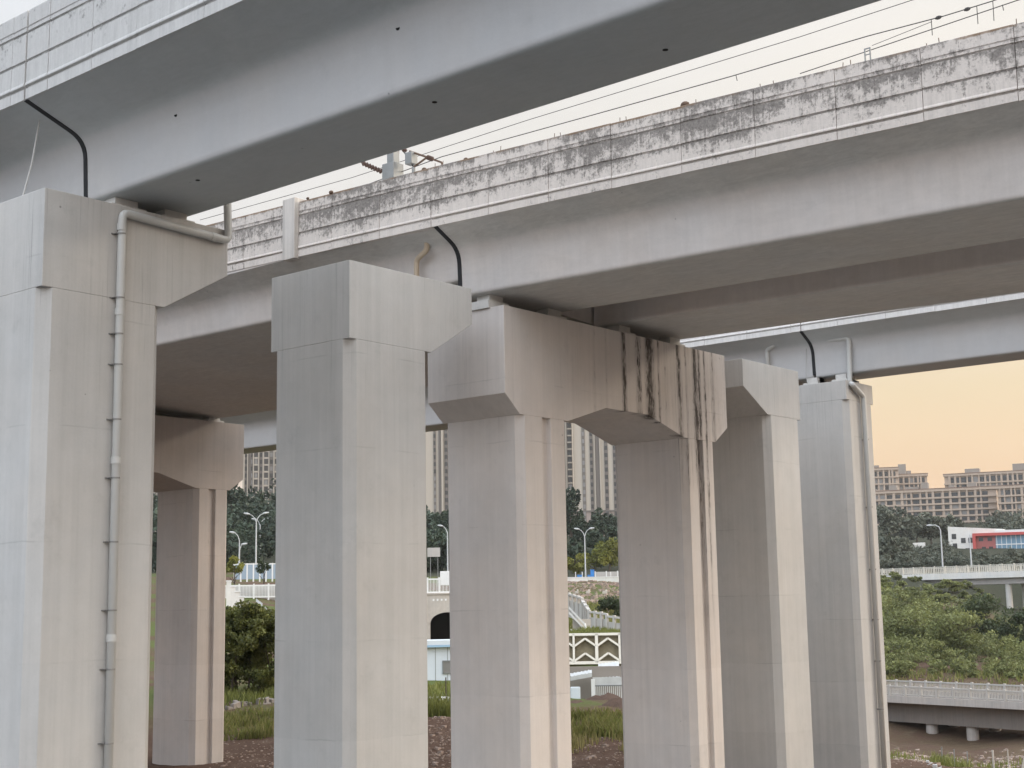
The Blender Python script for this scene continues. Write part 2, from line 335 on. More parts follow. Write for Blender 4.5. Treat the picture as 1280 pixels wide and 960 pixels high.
# ------------------------------------------------------------------ terrain
ZT = {  # bearing (picture column) -> (ground distance, height)
 -200: [(6,-1.7),(20,-4.6),(45,-5.4),(55,-5.35),(63,-5.05),(70,-4.65),(80,-4.4),(120,-2),(165,1.0),(172,1.6),(240,5.8),(300,7.5),(380,20),(600,30),(1500,60),(5000,70)],
  310: [(6,-1.7),(20,-4.6),(45,-5.5),(55,-5.35),(63,-5.05),(70,-4.65),(80,-4.4),(120,-2),(165,1.0),(172,1.6),(240,5.8),(300,7.5),(380,20),(600,30),(1500,60),(5000,70)],
  550: [(6,-1.7),(20,-4.6),(45,-5.5),(58,-4.34),(66,-4.5),(90,-4.9),(108,-5.3),(163,-4.3),(172,-4.3),(174,1.4),(182,2),(240,5),(300,7.5),(380,18),(600,30),(1500,60),(5000,70)],
  740: [(6,-1.7),(20,-4.6),(45,-5.1),(50,-5.0),(62,-4.6),(75,-5.0),(95,-5.9),(113.2,-5.0),(117.5,-2.4),(131,-2.3),(150,-.6),(228,3.6),(236,3.75),(265,4.4),(300,8),(380,18),(600,27),(1500,60),(5000,70)],
 1000: [(6,-1.7),(20,-4.8),(45,-5.6),(60,-6.2),(80,-8),(95,-9),(130,-10),(160,-8),(200,-4),(240,0),(285,4),(300,6),(420,13),(600,29),(1500,60),(5000,70)],
 1115: [(6,-1.7),(20,-4.8),(45,-5.6),(60,-6.25),(80,-8.4),(95,-9.8),(130,-13),(150,-14),(161,-12),(170,-8.8),(200,-5.6),(240,-1.6),(280,4),(300,4.5),(330,7),(420,13),(600,30),(1500,60),(5000,70)],
 1200: [(6,-1.7),(20,-4.8),(45,-5.6),(52,-5.75),(62,-6.7),(80,-9),(95,-10.4),(130,-13.5),(150,-14),(161,-12.4),(170,-8.8),(200,-6.2),(240,-3),(280,2.4),(300,3),(330,6),(420,13),(600,30),(1500,60),(5000,70)],
 1270: [(6,-1.7),(20,-4.8),(45,-5.6),(52,-5.9),(62,-6.9),(80,-9),(95,-10.2),(130,-13.0),(150,-13.4),(161,-12.2),(170,-8.8),(200,-7.6),(240,-5.5),(280,-2.2),(310,-2),(330,6),(420,13),(600,30),(1500,60),(5000,70)],
}
AZ = {}
for px, prof in ZT.items():
    d = ray(px, 740); AZ[math.atan2(d.y, d.x)] = prof
AZK = sorted(AZ)
def prof_z(prof, r):
    if r <= prof[0][0]: return prof[0][1]
    for (r0, z0), (r1, z1) in zip(prof, prof[1:]):
        if r <= r1:
            t = (r-r0)/(r1-r0); return z0+(z1-z0)*t
    return prof[-1][1]
def ground_z(x, y, rough=True):
    r = math.hypot(x, y); a = math.atan2(y, x)
    if a <= AZK[0]: z = prof_z(AZ[AZK[0]], r)
    elif a >= AZK[-1]: z = prof_z(AZ[AZK[-1]], r)
    else:
        for a0, a1 in zip(AZK, AZK[1:]):
            if a <= a1:
                t = (a-a0)/(a1-a0); t = t*t*(3-2*t); z = prof_z(AZ[a0], r)*(1-t)+prof_z(AZ[a1], r)*t; break
    if abs(a-YAW) > 1.2:                       # behind the viewer the bank simply levels off
        k = min(1, (abs(a-YAW)-1.2)/.6); z = z*(1-k)+min(z, -1.7)*k
    if rough and r > 8:
        p = Vector((x, y, 0)); z += mnoise.noise(p*.11)*.22 + mnoise.noise(p*.5)*.10 + mnoise.noise(p*1.7)*.05
        if r > 250: z += mnoise.noise(p*.012)*1.5
    return z
def G(px, dist):
    p = at(px, 740, dist); return Vector((p.x, p.y, ground_z(p.x, p.y)))
mb = MB()
rs = [0.5, 3]; r = 6.0
while r < 1650: rs.append(r); r += max(.55, r*.0125) if r < 320 else r*.04
fine = []
a0 = YAW-.42; a1 = YAW+.42; NF = 150
angs = [a0+(a1-a0)*i/NF for i in range(NF+1)]; NC = 40
angs += [a1+(2*math.pi-(a1-a0))*i/NC for i in range(1, NC)]
nA = len(angs)
for rr in rs:
    for a in angs:
        x, y = rr*math.cos(a), rr*math.sin(a); mb.v.append(Vector((x, y, ground_z(x, y) if rr > 1 else -1.7)))
for i in range(len(rs)-1):
    for k in range(nA): mb.f.append([i*nA+k, (i+1)*nA+k, (i+1)*nA+(k+1) % nA, i*nA+(k+1) % nA])
mb.f.append([k for k in range(nA)])
tag(mb.build('ground', 'ground', org=(0, 0, 0), smooth=True, fix=False), kind='structure')

# ------------------------------------------------------------------ piers
ZB = -8.0
def column_poly(x0, x1, c, y0=D0, y1=D1): return [(x0+c, y0), (x1-c, y0), (x1, y0+c), (x1, y1-c), (x1-c, y1), (x0+c, y1), (x0, y1-c), (x0, y0+c)]
def column(mb, x0, x1, z1, c=.20, y0=D0, y1=D1, z0=ZB): return mb.prism(column_poly(x0, x1, c, y0, y1), lambda p, k: (p[0], p[1], z1 if k else z0))
def xz(mb, poly, y0=D0, y1=D1): return mb.prism(poly, lambda p, k: (p[0], y1 if k else y0, p[1]))
def pads(root, spots, z0, z1, y=None):
    for x in spots:
        for yy in (y or (D0+.42, D1-.95)):
            b = MB(); b.box((x-.38, yy, z0-.01), (x+.38, yy+.55, z0+(z1-z0)*.55)); b.box((x-.25, yy+.08, z0+(z1-z0)*.55), (x+.25, yy+.47, z1+.004))
            b.build('bearing', 'pad', root, bevel=.008)
def pier_single(loc_x, x0, x1, xe, zt, zm, zb, label, mat='pier', side=1, chamf=.20):
    t = thing('bridge_pier', (loc_x, (D0+D1)/2, -5.4), label, 'bridge pier', 'free-standing bridge piers')
    column(MB(), x0, x1, zb, chamf).build('column', mat, t, bevel=.012)
    if side > 0: poly = [(x0, zb), (x1, zb), (xe, zm), (xe, zt), (x0, zt)]
    else: poly = [(x0, zb), (x1, zb), (x1, zt), (xe, zt), (xe, zm)]
    xz(MB(), poly).build('cap', mat, t, bevel=.012)
    return t
p1 = pier_single(14.2, 13.02, 15.50, 16.93, 7.15, 6.27, 5.45, 'pale pier with a long white downpipe beneath the overhead girder')
p2 = pier_single(21.3, 20.10, 22.55, 23.91, 7.15, 6.33, 5.51, 'bare pier carrying nothing, between the piped pier and the streaked portal frame')
p3 = pier_single(38.0, 37.05, 39.04, 35.73, 6.99, 6.19, 5.48, 'bare pier with its bracket pointing at the black-streaked portal frame', side=-1)
p4 = thing('bridge_pier', (43.1, 22.2, -5.4), 'last pier of the row, carrying the far girder and a bent grey drainpipe', 'bridge pier', 'free-standing bridge piers')
column(MB(), 42.19, 44.09, 6.45, .18).build('column', 'pier', p4, bevel=.012)
MB().box((42.19, D0, 6.45), (44.09, D1, 7.08)).build('cap', 'pier', p4, bevel=.012)
pads(p1, (15.0, 16.1), 7.15, 7.45); pads(p4, (42.6+.9, 44.3-.65), 7.08, 7.46)

def next_row(src, dy, label):
    r = src.copy(); COL.objects.link(r); r.location = src.location + Vector((.4, dy, 0)); r['label'] = label
    for ch in list(src.children):
        if ch.name.startswith(('column', 'cap', 'bearing')): c = ch.copy(); COL.objects.link(c); c.parent = r
    return r
next_row(p1, 21.3, 'unseen pier of the next row under the overhead line'); next_row(p2, 21.3, 'unseen bare pier of the next row beside the far portal frame')  # out-of-view piers, added to shade the far portal
def portal(dy, dz, dx, label, mat):
    y0, y1 = D0+dy, D1+dy; zb, zo, zm, zt = 4.43+dz, 4.90+dz, 4.88+dz, 6.95+dz
    t = thing('portal_frame', (30+dx, (y0+y1)/2, -5.4), label, 'portal frame')
    X = lambda a: a+dx
    for xa, xb, g0, g1 in ((25.56, 27.40, 26.38, 26.70), (32.53, 34.10, 33.12, 33.44)):
        c = .17; gd = .11
        poly = [(xa+c, y0), (g0, y0), (g0+.02, y0+gd), (g1-.02, y0+gd), (g1, y0), (xb-c, y0), (xb, y0+c), (xb, y1-c), (xb-c, y1), (xa+c, y1), (xa, y1-c), (xa, y0+c)]
        MB().prism([(X(p[0]), p[1]) for p in poly], lambda p, k: (p[0], p[1], zb if k else ZB)).build('column', mat, t, bevel=.01)
    poly = [(25.56, zb), (27.40, zb), (28.97, zo), (30.85, zo), (32.53, zb), (34.10, zb), (34.75, zm), (34.75, zt), (25.03, zt), (25.03, zm)]
    xz(MB(), [(X(p[0]), p[1]) for p in poly], y0, y1).build('cap_beam', mat, t, bevel=.012)
    return t
q = portal(0, 0, 0, 'portal frame with black water streaks down its beam, two grooved legs', 'portal')
pads(q, (25.36, 27.6, 30.6, 33.0), 6.95, 7.29)
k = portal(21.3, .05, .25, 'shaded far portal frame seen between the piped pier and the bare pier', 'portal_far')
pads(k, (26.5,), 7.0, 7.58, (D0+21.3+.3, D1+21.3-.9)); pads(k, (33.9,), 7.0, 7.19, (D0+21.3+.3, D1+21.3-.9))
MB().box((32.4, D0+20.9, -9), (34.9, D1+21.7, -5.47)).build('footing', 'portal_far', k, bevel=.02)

# ------------------------------------------------------------------ girder spans
DIR = {'A': R_(1.229), 'B': R_(-3.934), 'C': R_(-.641), 'L': R_(.3)}
REF = {'A': 13.299, 'B': 24.115, 'C': 42.551, 'L': 24.02}      # parapet face at the front of the pier row
YJ = 22.2
def frame(b, Y):                                   # point on the parapet face line, and the cross / along directions
    a = DIR[b]; return Vector((REF[b]+math.tan(a)*(Y-D0), Y, 0)), Vector((1, 0, 0)), Vector((math.sin(a), math.cos(a), 0))
def fillet(p0, p1, p2, r, n=6):
    p0, p1, p2 = Vector(p0), Vector(p1), Vector(p2); a = (p0-p1).normalized(); b = (p2-p1).normalized()
    s0, s2 = p1+a*r, p1+b*r
    return [tuple(((1-t)**2)*s0 + 2*t*(1-t)*p1 + t*t*s2) for t in [i/n for i in range(n+1)]]
def span_section(ov, zp, boxes, zbot, ovr, hroot=.40, rb=.10):
    """closed outline (u across, z): deck slab with haunched overhangs and one or two boxes below"""
    root = zp-hroot
    pts = [(0, zp)]
    for i, (ua, ub) in enumerate(boxes):
        wa = ua-.05
        if i == 0: pts += fillet((0, zp), (wa, root), (ua, zbot), .34)
        else:
            pts += fillet((boxes[i-1][1], zbot), (boxes[i-1][1]-.10, root+.12), (wa, root+.12), .25)[0:]
            pts += fillet((boxes[i-1][1]-.1, root+.12), (wa+.15, root+.12), (ua, zbot), .25)
        pts += fillet((wa, root), (ua, zbot), (ub, zbot), rb, 4)
        pts += fillet((ua, zbot), (ub, zbot), (ub, root), rb, 4)
    ub = boxes[-1][1]
    pts += fillet((ub, zbot), (ub+.05, root), (ub+ovr, zp), .34)
    pts += [(ub+ovr, zp), (ub+ovr, zp+.22), (0, zp+.22)]
    return pts
def sweep(b, sec, Y0, Y1, name, mat, root, nseg=1):
    p, ux, al = frame(b, Y0); L = (Y1-Y0)/al.y
    mb = MB().prism(sec, lambda s, k: p + ux*s[0] + Vector((0, 0, s[1])) + al*(L if k else 0))
    return mb.build(name, mat, root)
def panel_mesh(H, T=.20):
    """outline of the parapet, u outwards negative; foot ledge and two grooves"""
    z = lambda f: f*H
    d = .045
    return [(-.03, 0), (-.03, z(.115)), (0, z(.125)), (0, z(.137)), (-d, z(.150)), (-d, z(.165)), (-.028, z(.19)), (-.026, z(.408)), (-.002, z(.414)), (-.002, z(.434)), (-.024, z(.442)),
            (-.022, z(.732)), (.006, z(.738)), (.006, z(.757)), (-.018, z(.765)), (-.018, z(.80)), (-.004, z(.804)), (-.004, z(.815)), (-.016, z(.822)), (-.016, z(.985)), (-.008, z(1)), (T, z(1)), (T, 0)]
def parapet(b, root, joints, z0, H, mat, gap=.014, slope=0.0):
    sec = panel_mesh(H); proto = {}
    for Ya, Yb in zip(joints, joints[1:]):
        Ya, Yb = min(Ya, Yb), max(Ya, Yb); p, ux, al = frame(b, Ya); L = round((Yb-Ya)/al.y-gap, 3)
        if L not in proto:
            me = MB().prism(sec, lambda s, k: ux*s[0] + Vector((0, 0, s[1])) + al*(L if k else 0)).build('parapet_panel', mat, root, org=(0, 0, 0))
            proto[L] = me; o = me
        else: o = proto[L].copy(); COL.objects.link(o); o.parent = root
        o.location = p + Vector((0, 0, z0+slope*(Ya-YJ))) + al*(gap/2) + ux*rnd.uniform(-.006, .006) - root.location
        o.rotation_euler = (slope, 0, 0); o.location.z += rnd.uniform(-.006, .006)
def drain_holes(b, root, u, z, Ys, r=.045):
    for Y in Ys:
        p, ux, al = frame(b, Y); p = p + ux*(u) + Vector((0, 0, z))
        MB().tube([p-ux*.012, p+ux*.05], r, 10).build('drain_hole', 'hole', root)
def joint_seal(b, root, sec, Y, w=.11):
    """dark rubber strip following the outline of the joint between two spans, a little proud of the concrete"""
    pts = []
    for (u, z) in sec:
        pts.append((u, z))
        if abs(z-sec[-1][1]) < 1e-6 and len(pts) > 3: break
    mb = MB(); p, ux, al = frame(b, Y)
    n = len(pts)
    for side in (0, 1):
        for i, (u, z) in enumerate(pts):
            a = Vector(pts[max(i-1, 0)]); c = Vector(pts[min(i+1, n-1)]); tn = (c-a).normalized(); nr = Vector((-tn.y, tn.x))
            if nr.x > 0 and nr.y > 0: nr = -nr
            if nr.x > .2: nr = -nr
            for off in (.018, -.03):
                mb.v.append(p + ux*(u+nr.x*off) + Vector((0, 0, z+nr.y*off)) + al*(side*w - w/2))
    for i in range(n-1):
        A, B, C, Dd = 2*i, 2*i+1, 2*i+2, 2*i+3; o = 2*n
        mb.f += [[A, C, o+C, o+A], [B, o+B, o+Dd, Dd], [A, B, Dd, C], [o+A, o+C, o+Dd, o+B]]
    mb.f += [[0, 2*n, 2*n+1, 1], [2*n-2, 2*n-1, 4*n-1, 4*n-2]]
    return mb.build('joint_seal', 'seal', root)
# --- A : overhead single-track line
zA, zAp = 7.45, 9.07
secA = span_section(1.29, zAp, [(1.29, 3.23)], zA, 1.1, .46, .12)
tA = thing('viaduct_span', frame('A', -10)[0] + Vector((2.2, 0, zA)), 'grey girder span passing overhead, its smooth underside filling the upper sky', 'viaduct span', 'viaduct spans')
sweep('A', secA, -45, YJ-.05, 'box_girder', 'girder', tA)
jA = [YJ-.02, 21.46, 20.1, 18.8, 17.0]
while jA[-1] > 4: jA.append(jA[-1]-1.7)
parapet('A', tA, jA, zAp+.0, 1.69, 'parA')
drain_holes('A', tA, 1.235, 8.44, (19.42, 14.0, 8.5))
p, ux, al = frame('A', 15)
for Y, uu in ((13.9, 1.9), (19.6, 1.85), (10.2, 2.6)):
    p, ux, al = frame('A', Y); MB().tube([p+ux*uu+Vector((0, 0, zA-.008)), p+ux*uu+Vector((0, 0, zA+.05))], .04, 10).build('drain_hole', 'hole', tA)
joint_seal('A', tA, secA[:-10], YJ)
tA2 = thing('viaduct_span', frame('A', 34)[0] + Vector((2.2, 0, zA)), 'next girder span past the joint above the piped pier', 'viaduct span', 'viaduct spans')
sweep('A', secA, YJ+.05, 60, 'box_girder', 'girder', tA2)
jA2 = [YJ+.02, 22.68]
while jA2[-1] < 58: jA2.append(jA2[-1]+1.7)
parapet('A', tA2, jA2, zAp, 1.69, 'parA')
# --- B : double-track line over the portals
zB, zBp = 7.29, 8.85
sBr = span_section(.86, zBp, [(.86, 3.97), (6.08, 9.30)], zB, 1.0, .42, .11)
sBl = [(u, z+(.56*(1-u/10) if z < zB+.25 else 0)) for u, z in span_section(.86, zBp+.1, [(.86, 9.95)], zB-.12, 1.0, .42, .11)]     # canted on the curve
tB = thing('viaduct_span', frame('B', 0)[0] + Vector((5, 0, zB)), 'wide twin-box span under a long mould-stained parapet, resting on the streaked portal', 'viaduct span', 'viaduct spans')
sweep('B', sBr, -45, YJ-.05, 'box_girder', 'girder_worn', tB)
jB = [22.31, 20.63, 18.97, 17.33, 15.62, 13.93, 12.19, 10.47, 8.73]
while jB[-1] > -12: jB.append(jB[-1]-1.7)
parapet('B', tB, jB, zBp, 1.455, 'parB')
drain_holes('B', tB, .83, 8.20, ()); drain_holes('B', tB, .815, 8.43, (17.75, 14.21, 11.56, 9.03))
joint_seal('B', tB, sBr[:9], YJ)
tB2 = thing('viaduct_span', frame('L', 34)[0] + Vector((5, 0, zB)), 'shaded span with rough board-marked underside between the two portal frames', 'viaduct span', 'viaduct spans')
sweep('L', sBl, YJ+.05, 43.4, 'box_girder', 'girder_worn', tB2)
jB2 = [22.33, 24.05, 25.75, 27.0, 27.46]
while jB2[-1] < 60: jB2.append(jB2[-1]+1.7)
parapet('L', tB2, jB2[:4], zBp, 1.455, 'parB', slope=.021); parapet('L', tB2, jB2[4:], zBp, 1.455, 'parB', slope=.021)
p, ux, al = frame('L', 27.0); L = .46/al.y
MB().prism([(-.15, -.03), (-.15, 1.57), (.25, 1.57), (.25, -.03)], lambda s, kk: p+ux*s[0]+Vector((0, 0, zBp+.08+s[1]))+al*(L if kk else 0))  .build('pilaster', 'pilaster', tB2, org=(p.x, p.y, zBp), bevel=.01).location = p+Vector((0, 0, zBp))-tB2.location
tB3 = thing('viaduct_span', frame('L', 56)[0] + Vector((5, 0, zB)), 'shaded span continuing beyond the far portal frame', 'viaduct span', 'viaduct spans')
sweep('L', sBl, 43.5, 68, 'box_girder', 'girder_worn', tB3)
# bits of bar and fixings left standing along the coping
def on_parapet(b, Y, u=.05, z=0): p, ux, al = frame(b, Y); return p+ux*u+Vector((0, 0, z))
ztop = zBp+1.455
for Y in [7.9+1.7*i for i in range(9)]:
    for dY in (.0, .22):
        c = on_parapet('B', Y+.55+dY+rnd.uniform(-.04, .04), .06, ztop)
        h = rnd.uniform(.06, .14); MB().tube([c-Vector((0, 0, .05)), c+Vector((rnd.uniform(-.02, .02), rnd.uniform(-.02, .02), h))], .008, 6).build('steel_stub', 'rust', tB)
for Y, rr in ((15.55, .075), (22.6, .05), (21.35, .045), (25.6, .05), (26.4, .035)):
    c = on_parapet('B', Y, .07, ztop+rr*.5); MB().ball(c, (rr, rr*1.4, rr)).build('mortar_lump', 'rust', tB if Y < YJ else tB2, smooth=True)
c = on_parapet('B', 11.5, .12, ztop); mb = MB()
for dy in (0, .11):
    mb.box((c.x-.012, c.y+dy-.012, c.z-.05), (c.x+.012, c.y+dy+.012, c.z+.30))
mb.box((c.x-.01, c.y, c.z+.28), (c.x+.01, c.y+.11, c.z+.30)); mb.box((c.x-.01, c.y, c.z+.16), (c.x+.01, c.y+.11, c.z+.175))
tag(mb.build('steel_frame', 'galv'), 'small upright steel frame on the mouldy parapet coping', 'steel frame')
# --- C : far single-track line
zC, zCp = 7.47, 8.96
secC = span_section(.81, zCp, [(.81, 2.34)], zC, 1.0, .42, .09)
tC = thing('viaduct_span', frame('C', 0)[0] + Vector((2, 0, zC)), 'far girder span with a pale parapet strip, bare sky beneath it', 'viaduct span', 'viaduct spans')
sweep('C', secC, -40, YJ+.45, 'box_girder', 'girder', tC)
jC = [22.68, 21.35, 19.65, 18.0, 16.34]
while jC[-1] > -8: jC.append(jC[-1]-1.7)
parapet('C', tC, jC, zCp, 1.45, 'parC'); drain_holes('C', tC, .77, 8.47, (20.26, 16.74))
joint_seal('C', tC, secC[:9], YJ+.5)
tC2 = thing('viaduct_span', frame('C', 40)[0] + Vector((2, 0, zC)), 'far girder span running on behind the shaded portal, above the beige tower', 'viaduct span', 'viaduct spans')
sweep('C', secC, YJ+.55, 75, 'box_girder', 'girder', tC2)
jC2 = [22.70, 23.05]
while jC2[-1] < 72: jC2.append(jC2[-1]+1.7)
parapet('C', tC2, jC2, zCp, 1.45, 'parC'); drain_holes('C', tC2, .77, 8.50, (24.9,))

# ------------------------------------------------------------------ pipes and cable
def bend(pts, r, n=5):
    pts = [Vector(p) for p in pts]; out = [pts[0]]
    for a, b, c in zip(pts, pts[1:], pts[2:]):
        s0 = b+(a-b).normalized()*r; s1 = b+(c-b).normalized()*r
        out += [((1-t)**2)*s0+2*t*(1-t)*b+t*t*s1 for t in [i/n for i in range(n+1)]]
    return out+[pts[-1]]
yp = D0-.10
pp = MB().tube(bend([(16.86, yp+.1, 8.6), (16.86, yp, 6.92), (14.50, yp, 6.99), (14.49, yp, -6)], .13), .075, 14).build('downpipe', 'pvc', p1, smooth=True)
for z in (6.60, 5.45, 4.81, 4.27, 3.31, 2.30, 1.21, .06, -.92, -2.13):
    b = MB().tube([(14.49, yp, z-.014), (14.49, yp, z+.014)], .080, 14); b.box((14.345, D0-.02, z-.012), (14.42, D0-.003, z+.012)); b.box((14.38, yp, z-.008), (14.44, D0, z+.008))
    b.build('clamp', 'clamp', pp)
for z in (6.72, 5.2, 2.6, -.4): MB().tube([(14.49, yp, z-.06), (14.49, yp, z+.06)], .083, 14).build('pipe_collar', 'pvc', pp)
for x in (16.5,): MB().tube([(x-.06, yp, 6.93), (x+.06, yp, 6.928)], .083, 14).build('pipe_collar', 'pvc', pp)
pC = MB().tube(bend([(43.36, 22.15, 8.72), (43.18, 22.1, 8.66), (43.18, 21.30, 8.64), (42.45, 20.88, 7.12)][:3] + [(43.20, 21.36, 7.0), (42.35, 20.88, 6.96), (43.15, 20.88, 6.62), (43.20, 20.88, -7)], .12), .085, 12).build('downpipe', 'pvc', p4, smooth=True)
for z in (5.2, 3.0, 1.0, -.6, -1.9, -3.4):
    b = MB().tube([(43.19, 20.88, z-.02), (43.19, 20.88, z+.02)], .093, 12); b.box((43.13, 20.9, z-.015), (43.25, D0, z+.015)); b.build('clamp', 'clamp', pC)
a, ux, al = frame('L', 23.0)
MB().tube(bend([a+ux*.55+Vector((0, .0, 8.75)), a+ux*.55+Vector((0, .0, 8.52)), a+ux*.62+al*.42+Vector((0, 0, 8.36)), a+ux*.62+al*.42+Vector((0, 0, 7.0))], .11), .068, 12).build('drain_pipe', 'pvc_old', tB2, smooth=True)
a, ux, al = frame('C', 24.0)
MB().tube(bend([a+ux*.5+Vector((0, 0, 8.9)), a+ux*.5+Vector((0, 0, 8.72)), a+ux*.62+al*.36+Vector((0, 0, 8.60)), a+ux*.62+al*.36+Vector((0, 0, 7.2))], .1), .075, 12).build('drain_pipe', 'pvc', tC2, smooth=True)
ca, ux, al = frame('A', 22.55); cb = Vector((13.35, 22.3, 7.16))
tag(MB().tube([ca+ux*.5+Vector((0, 0, 8.97)), (ca+ux*.5+Vector((0, 0, 8.97))+cb)*.5+Vector((.03, 0, -.05)), cb], .016, 6).build('hanging_rope', 'rope'), 'thin pale rope slanting from the overhead girder joint down to the pier cap', 'rope')
a, ux, al = frame('C', 22.9)
tag(MB().tube([a+ux*.7+Vector((0, 0, 8.62)), a+ux*.68+Vector((.02, .06, 7.6)), a+ux*.5+Vector((0, -.1, 7.09))], .011, 6).build('hanging_rope', 'rope'), 'thin loose cord hanging beside the far girder joint', 'rope')
# dark fixings on the portal end face
c = Vector((25.0, 22.3, 5.6))

# ------------------------------------------------------------------ overhead line on B
mastp = on_parapet('B', 28.0, 4.9, 9.0)
tm = thing('catenary_mast', mastp, 'square grey catenary mast with rusty bracket arms behind the stained parapet', 'catenary mast')
mx, my = mastp.x, mastp.y
MB().box((mx-.13, my-.13, 9.0), (mx+.13, my+.13, 16.5)).build('pole', 'galv', tm, bevel=.02)
MB().box((mx-.3, my-.3, 12.15), (mx+.12, my+.16, 12.62)).build('junction_box', 'galv', tm, bevel=.02)
ins = lambda p0, p1, nm: [MB().tube([p0+(p1-p0)*t for t in [i/14 for i in range(15)]], [.085 if i % 2 else .05 for i in range(15)], 8).build(nm, 'insul', tm)]
i0 = Vector((mx-.25, my+.2, 12.42)); i1 = i0+Vector((-.42, .38, .25)); ins(i0, i1, 'insulator')
MB().tube([i1, i1+Vector((-.75, .65, 1.1))], .035, 7).build('bracket_arm', 'rust', tm)
MB().tube([(mx-.1, my+.1, 13.6), (mx-.5, my+.4, 13.5), (mx-.9, my+.8, 13.9)], .03, 7).build('bracket_arm', 'rust', tm)
i2 = Vector((mx+.28, my-.18, 13.05)); ins(i2, i2+Vector((.02, 0, .8)), 'insulator')
mast2 = on_parapet('B', 24.2, 4.9, 9.0); t2 = thing('catenary_bracket', mast2, 'rusty triangular bracket with insulator above the coping near the girder joint', 'catenary bracket')
def bracket(root, A, Bp, Cc, Dd, E):
    MB().tube([A, Bp], .03, 7).build('bracket_arm', 'rust', root); MB().tube([Cc, Bp], .03, 7).build('bracket_arm', 'rust', root)
    MB().tube([Dd, Cc], .018, 6).build('stay_rod', 'wire', root)
    o = MB().tube([Bp+(E-Bp)*t for t in [i/10 for i in range(11)]], [.075 if i % 2 else .045 for i in range(11)], 8).build('insulator', 'insul', root)
def onB(px, py, u):                                 # bearing onto the vertical plane u metres inside B's parapet face
    d = ray(px, py); a = math.tan(DIR['B']); k_ = (REF['B']+u-a*D0)/(d.x-a*d.y); return d*k_
UB = 4.9
bracket(t2, onB(512, 189, UB), onB(534, 196.5, UB), onB(517, 209, UB), onB(505, 190, UB), onB(541, 199, UB))
MB().tube([onB(541, 199, UB), onB(552, 203, UB), onB(556, 216, UB)], .03, 7).build('bracket_arm', 'rust', t2)
mb = MB(); c = onB(514, 192, UB); mb.box((c.x-.13, c.y-.13, c.z-.33), (c.x+.13, c.y+.13, c.z+.02)); mb.build('tension_weight', 'galv', t2, bevel=.02)
MB().tube([onB(517, 209, UB), onB(517, 209, UB)-Vector((0, 0, 3.6))], .05, 8).build('pole', 'galv', t2)
def wire(pts, r, label, nm='overhead_wire', sag=.0):
    P = []
    for a, b in zip(pts, pts[1:]):
        for i in range(8): t = i/8; P.append(a+(b-a)*t-Vector((0, 0, sag*4*t*(1-t))))
    P.append(pts[-1]); o = MB().tube(P, r, 6).build(nm, 'wire'); return tag(o, label, 'overhead wire', 'overhead wires of the railway')
wire([onB(1330, -62, UB+.6), onB(1000, 46, UB+.6), onB(660, 150, UB+.6), onB(440, 222, UB+.6), onB(250, 275, UB+.6)], .009, 'thinnest wire, highest in the strip of sky between overhead girder and stained parapet')
wire([onB(1330, -32, UB), onB(1240, 1.5, UB), onB(1180, 20, UB), onB(1085, 45, UB), onB(912, 96, UB), onB(740, 144, UB), onB(552, 196, UB), onB(440, 238, UB), onB(250, 290, UB)], .012, 'bolder wire with dark clips, joined to the small steel frame on the coping')
wire([onB(1330, -18, UB+.05), onB(1270, 1, UB+.05), onB(1090, 62, UB+.05), onB(1000, 92, UB+.05)], .011, 'lower wire sinking behind the parapet near the small steel frame')
wire([onB(1165, 27, UB+.02), onB(1090, 57, UB+.02)], .007, 'faint short wire slanting between the two main wires')
for i, (px, ya, yb) in enumerate(((1164, 24, 44), (1221, 8, 30), (1241, 1, 26), (1253, 6, 13), (920, 94, 101))):
    tag(MB().tube([onB(px, ya, UB), onB(px+1.5, yb, UB)], .009, 6).build('wire_dropper', 'wire'), 'thin vertical dropper between the overhead wires above the mouldy parapet', 'wire dropper', 'droppers of the overhead wires')
for px, py in ((1173, 22), (1209, 11.5)):
    c = onB(px, py, UB); d = (onB(px+4, py-1.4, UB)-c); tag(MB().tube([c-d, c-d*.3, c+d*.3, c+d], [.02, .045, .045, .02], 8).build('wire_clamp', 'wire'), 'small dark clamp gripping the bolder overhead wire', 'wire clamp', 'clamps on the overhead wire')

# ------------------------------------------------------------------ foliage
def leaf_quad(mb, c, s, rn, flat=.0):
    d = Vector((rn.gauss(0, 1), rn.gauss(0, 1), rn.gauss(0, 1))).normalized(); u = d.orthogonal().normalized()
    u.rotate(Matrix.Rotation(rn.uniform(0, 6.28), 3, d)); w = d.cross(u); s2 = s*rn.uniform(.45, .7)
    o = len(mb.v); mb.v += [c-u*s, c+w*s2-d*s*.15, c+u*s, c-w*s2-d*s*.15]; mb.f.append([o, o+1, o+2, o+3])
def crown(mb, c, rad, n, s, seed, lobes=14, low=.15, shift=0.0):
    """leaves gathered in uneven clumps spread through an ellipsoid"""
    rn = random.Random(seed); c = Vector(c); rad = Vector(rad)
    if mb.a is None: mb.a = []
    L = []
    for i in range(lobes):
        while True:
            p = Vector((rn.uniform(-1, 1), rn.uniform(-1, 1), rn.uniform(-1+low, 1)))
            if .25 < p.length < 1: break
        k = .62+.25*rn.random(); L.append((Vector((p.x*rad.x*k, p.y*rad.y*k, p.z*rad.z*k)), rn.uniform(.22, .46), rn.random()))
    for i in range(n):
        p, q, tone = L[rn.randrange(lobes)]
        d = Vector((rn.gauss(0, 1), rn.gauss(0, 1), rn.gauss(0, 1))).normalized()*(rn.random()**.35)
        w = c+p+Vector((d.x*rad.x*q, d.y*rad.y*q, d.z*rad.z*q*.8))
        leaf_quad(mb, w, s*rn.uniform(.6, 1.4), rn); mb.a.append(min(1, max(0, shift+tone*.6+.4*rn.random())))
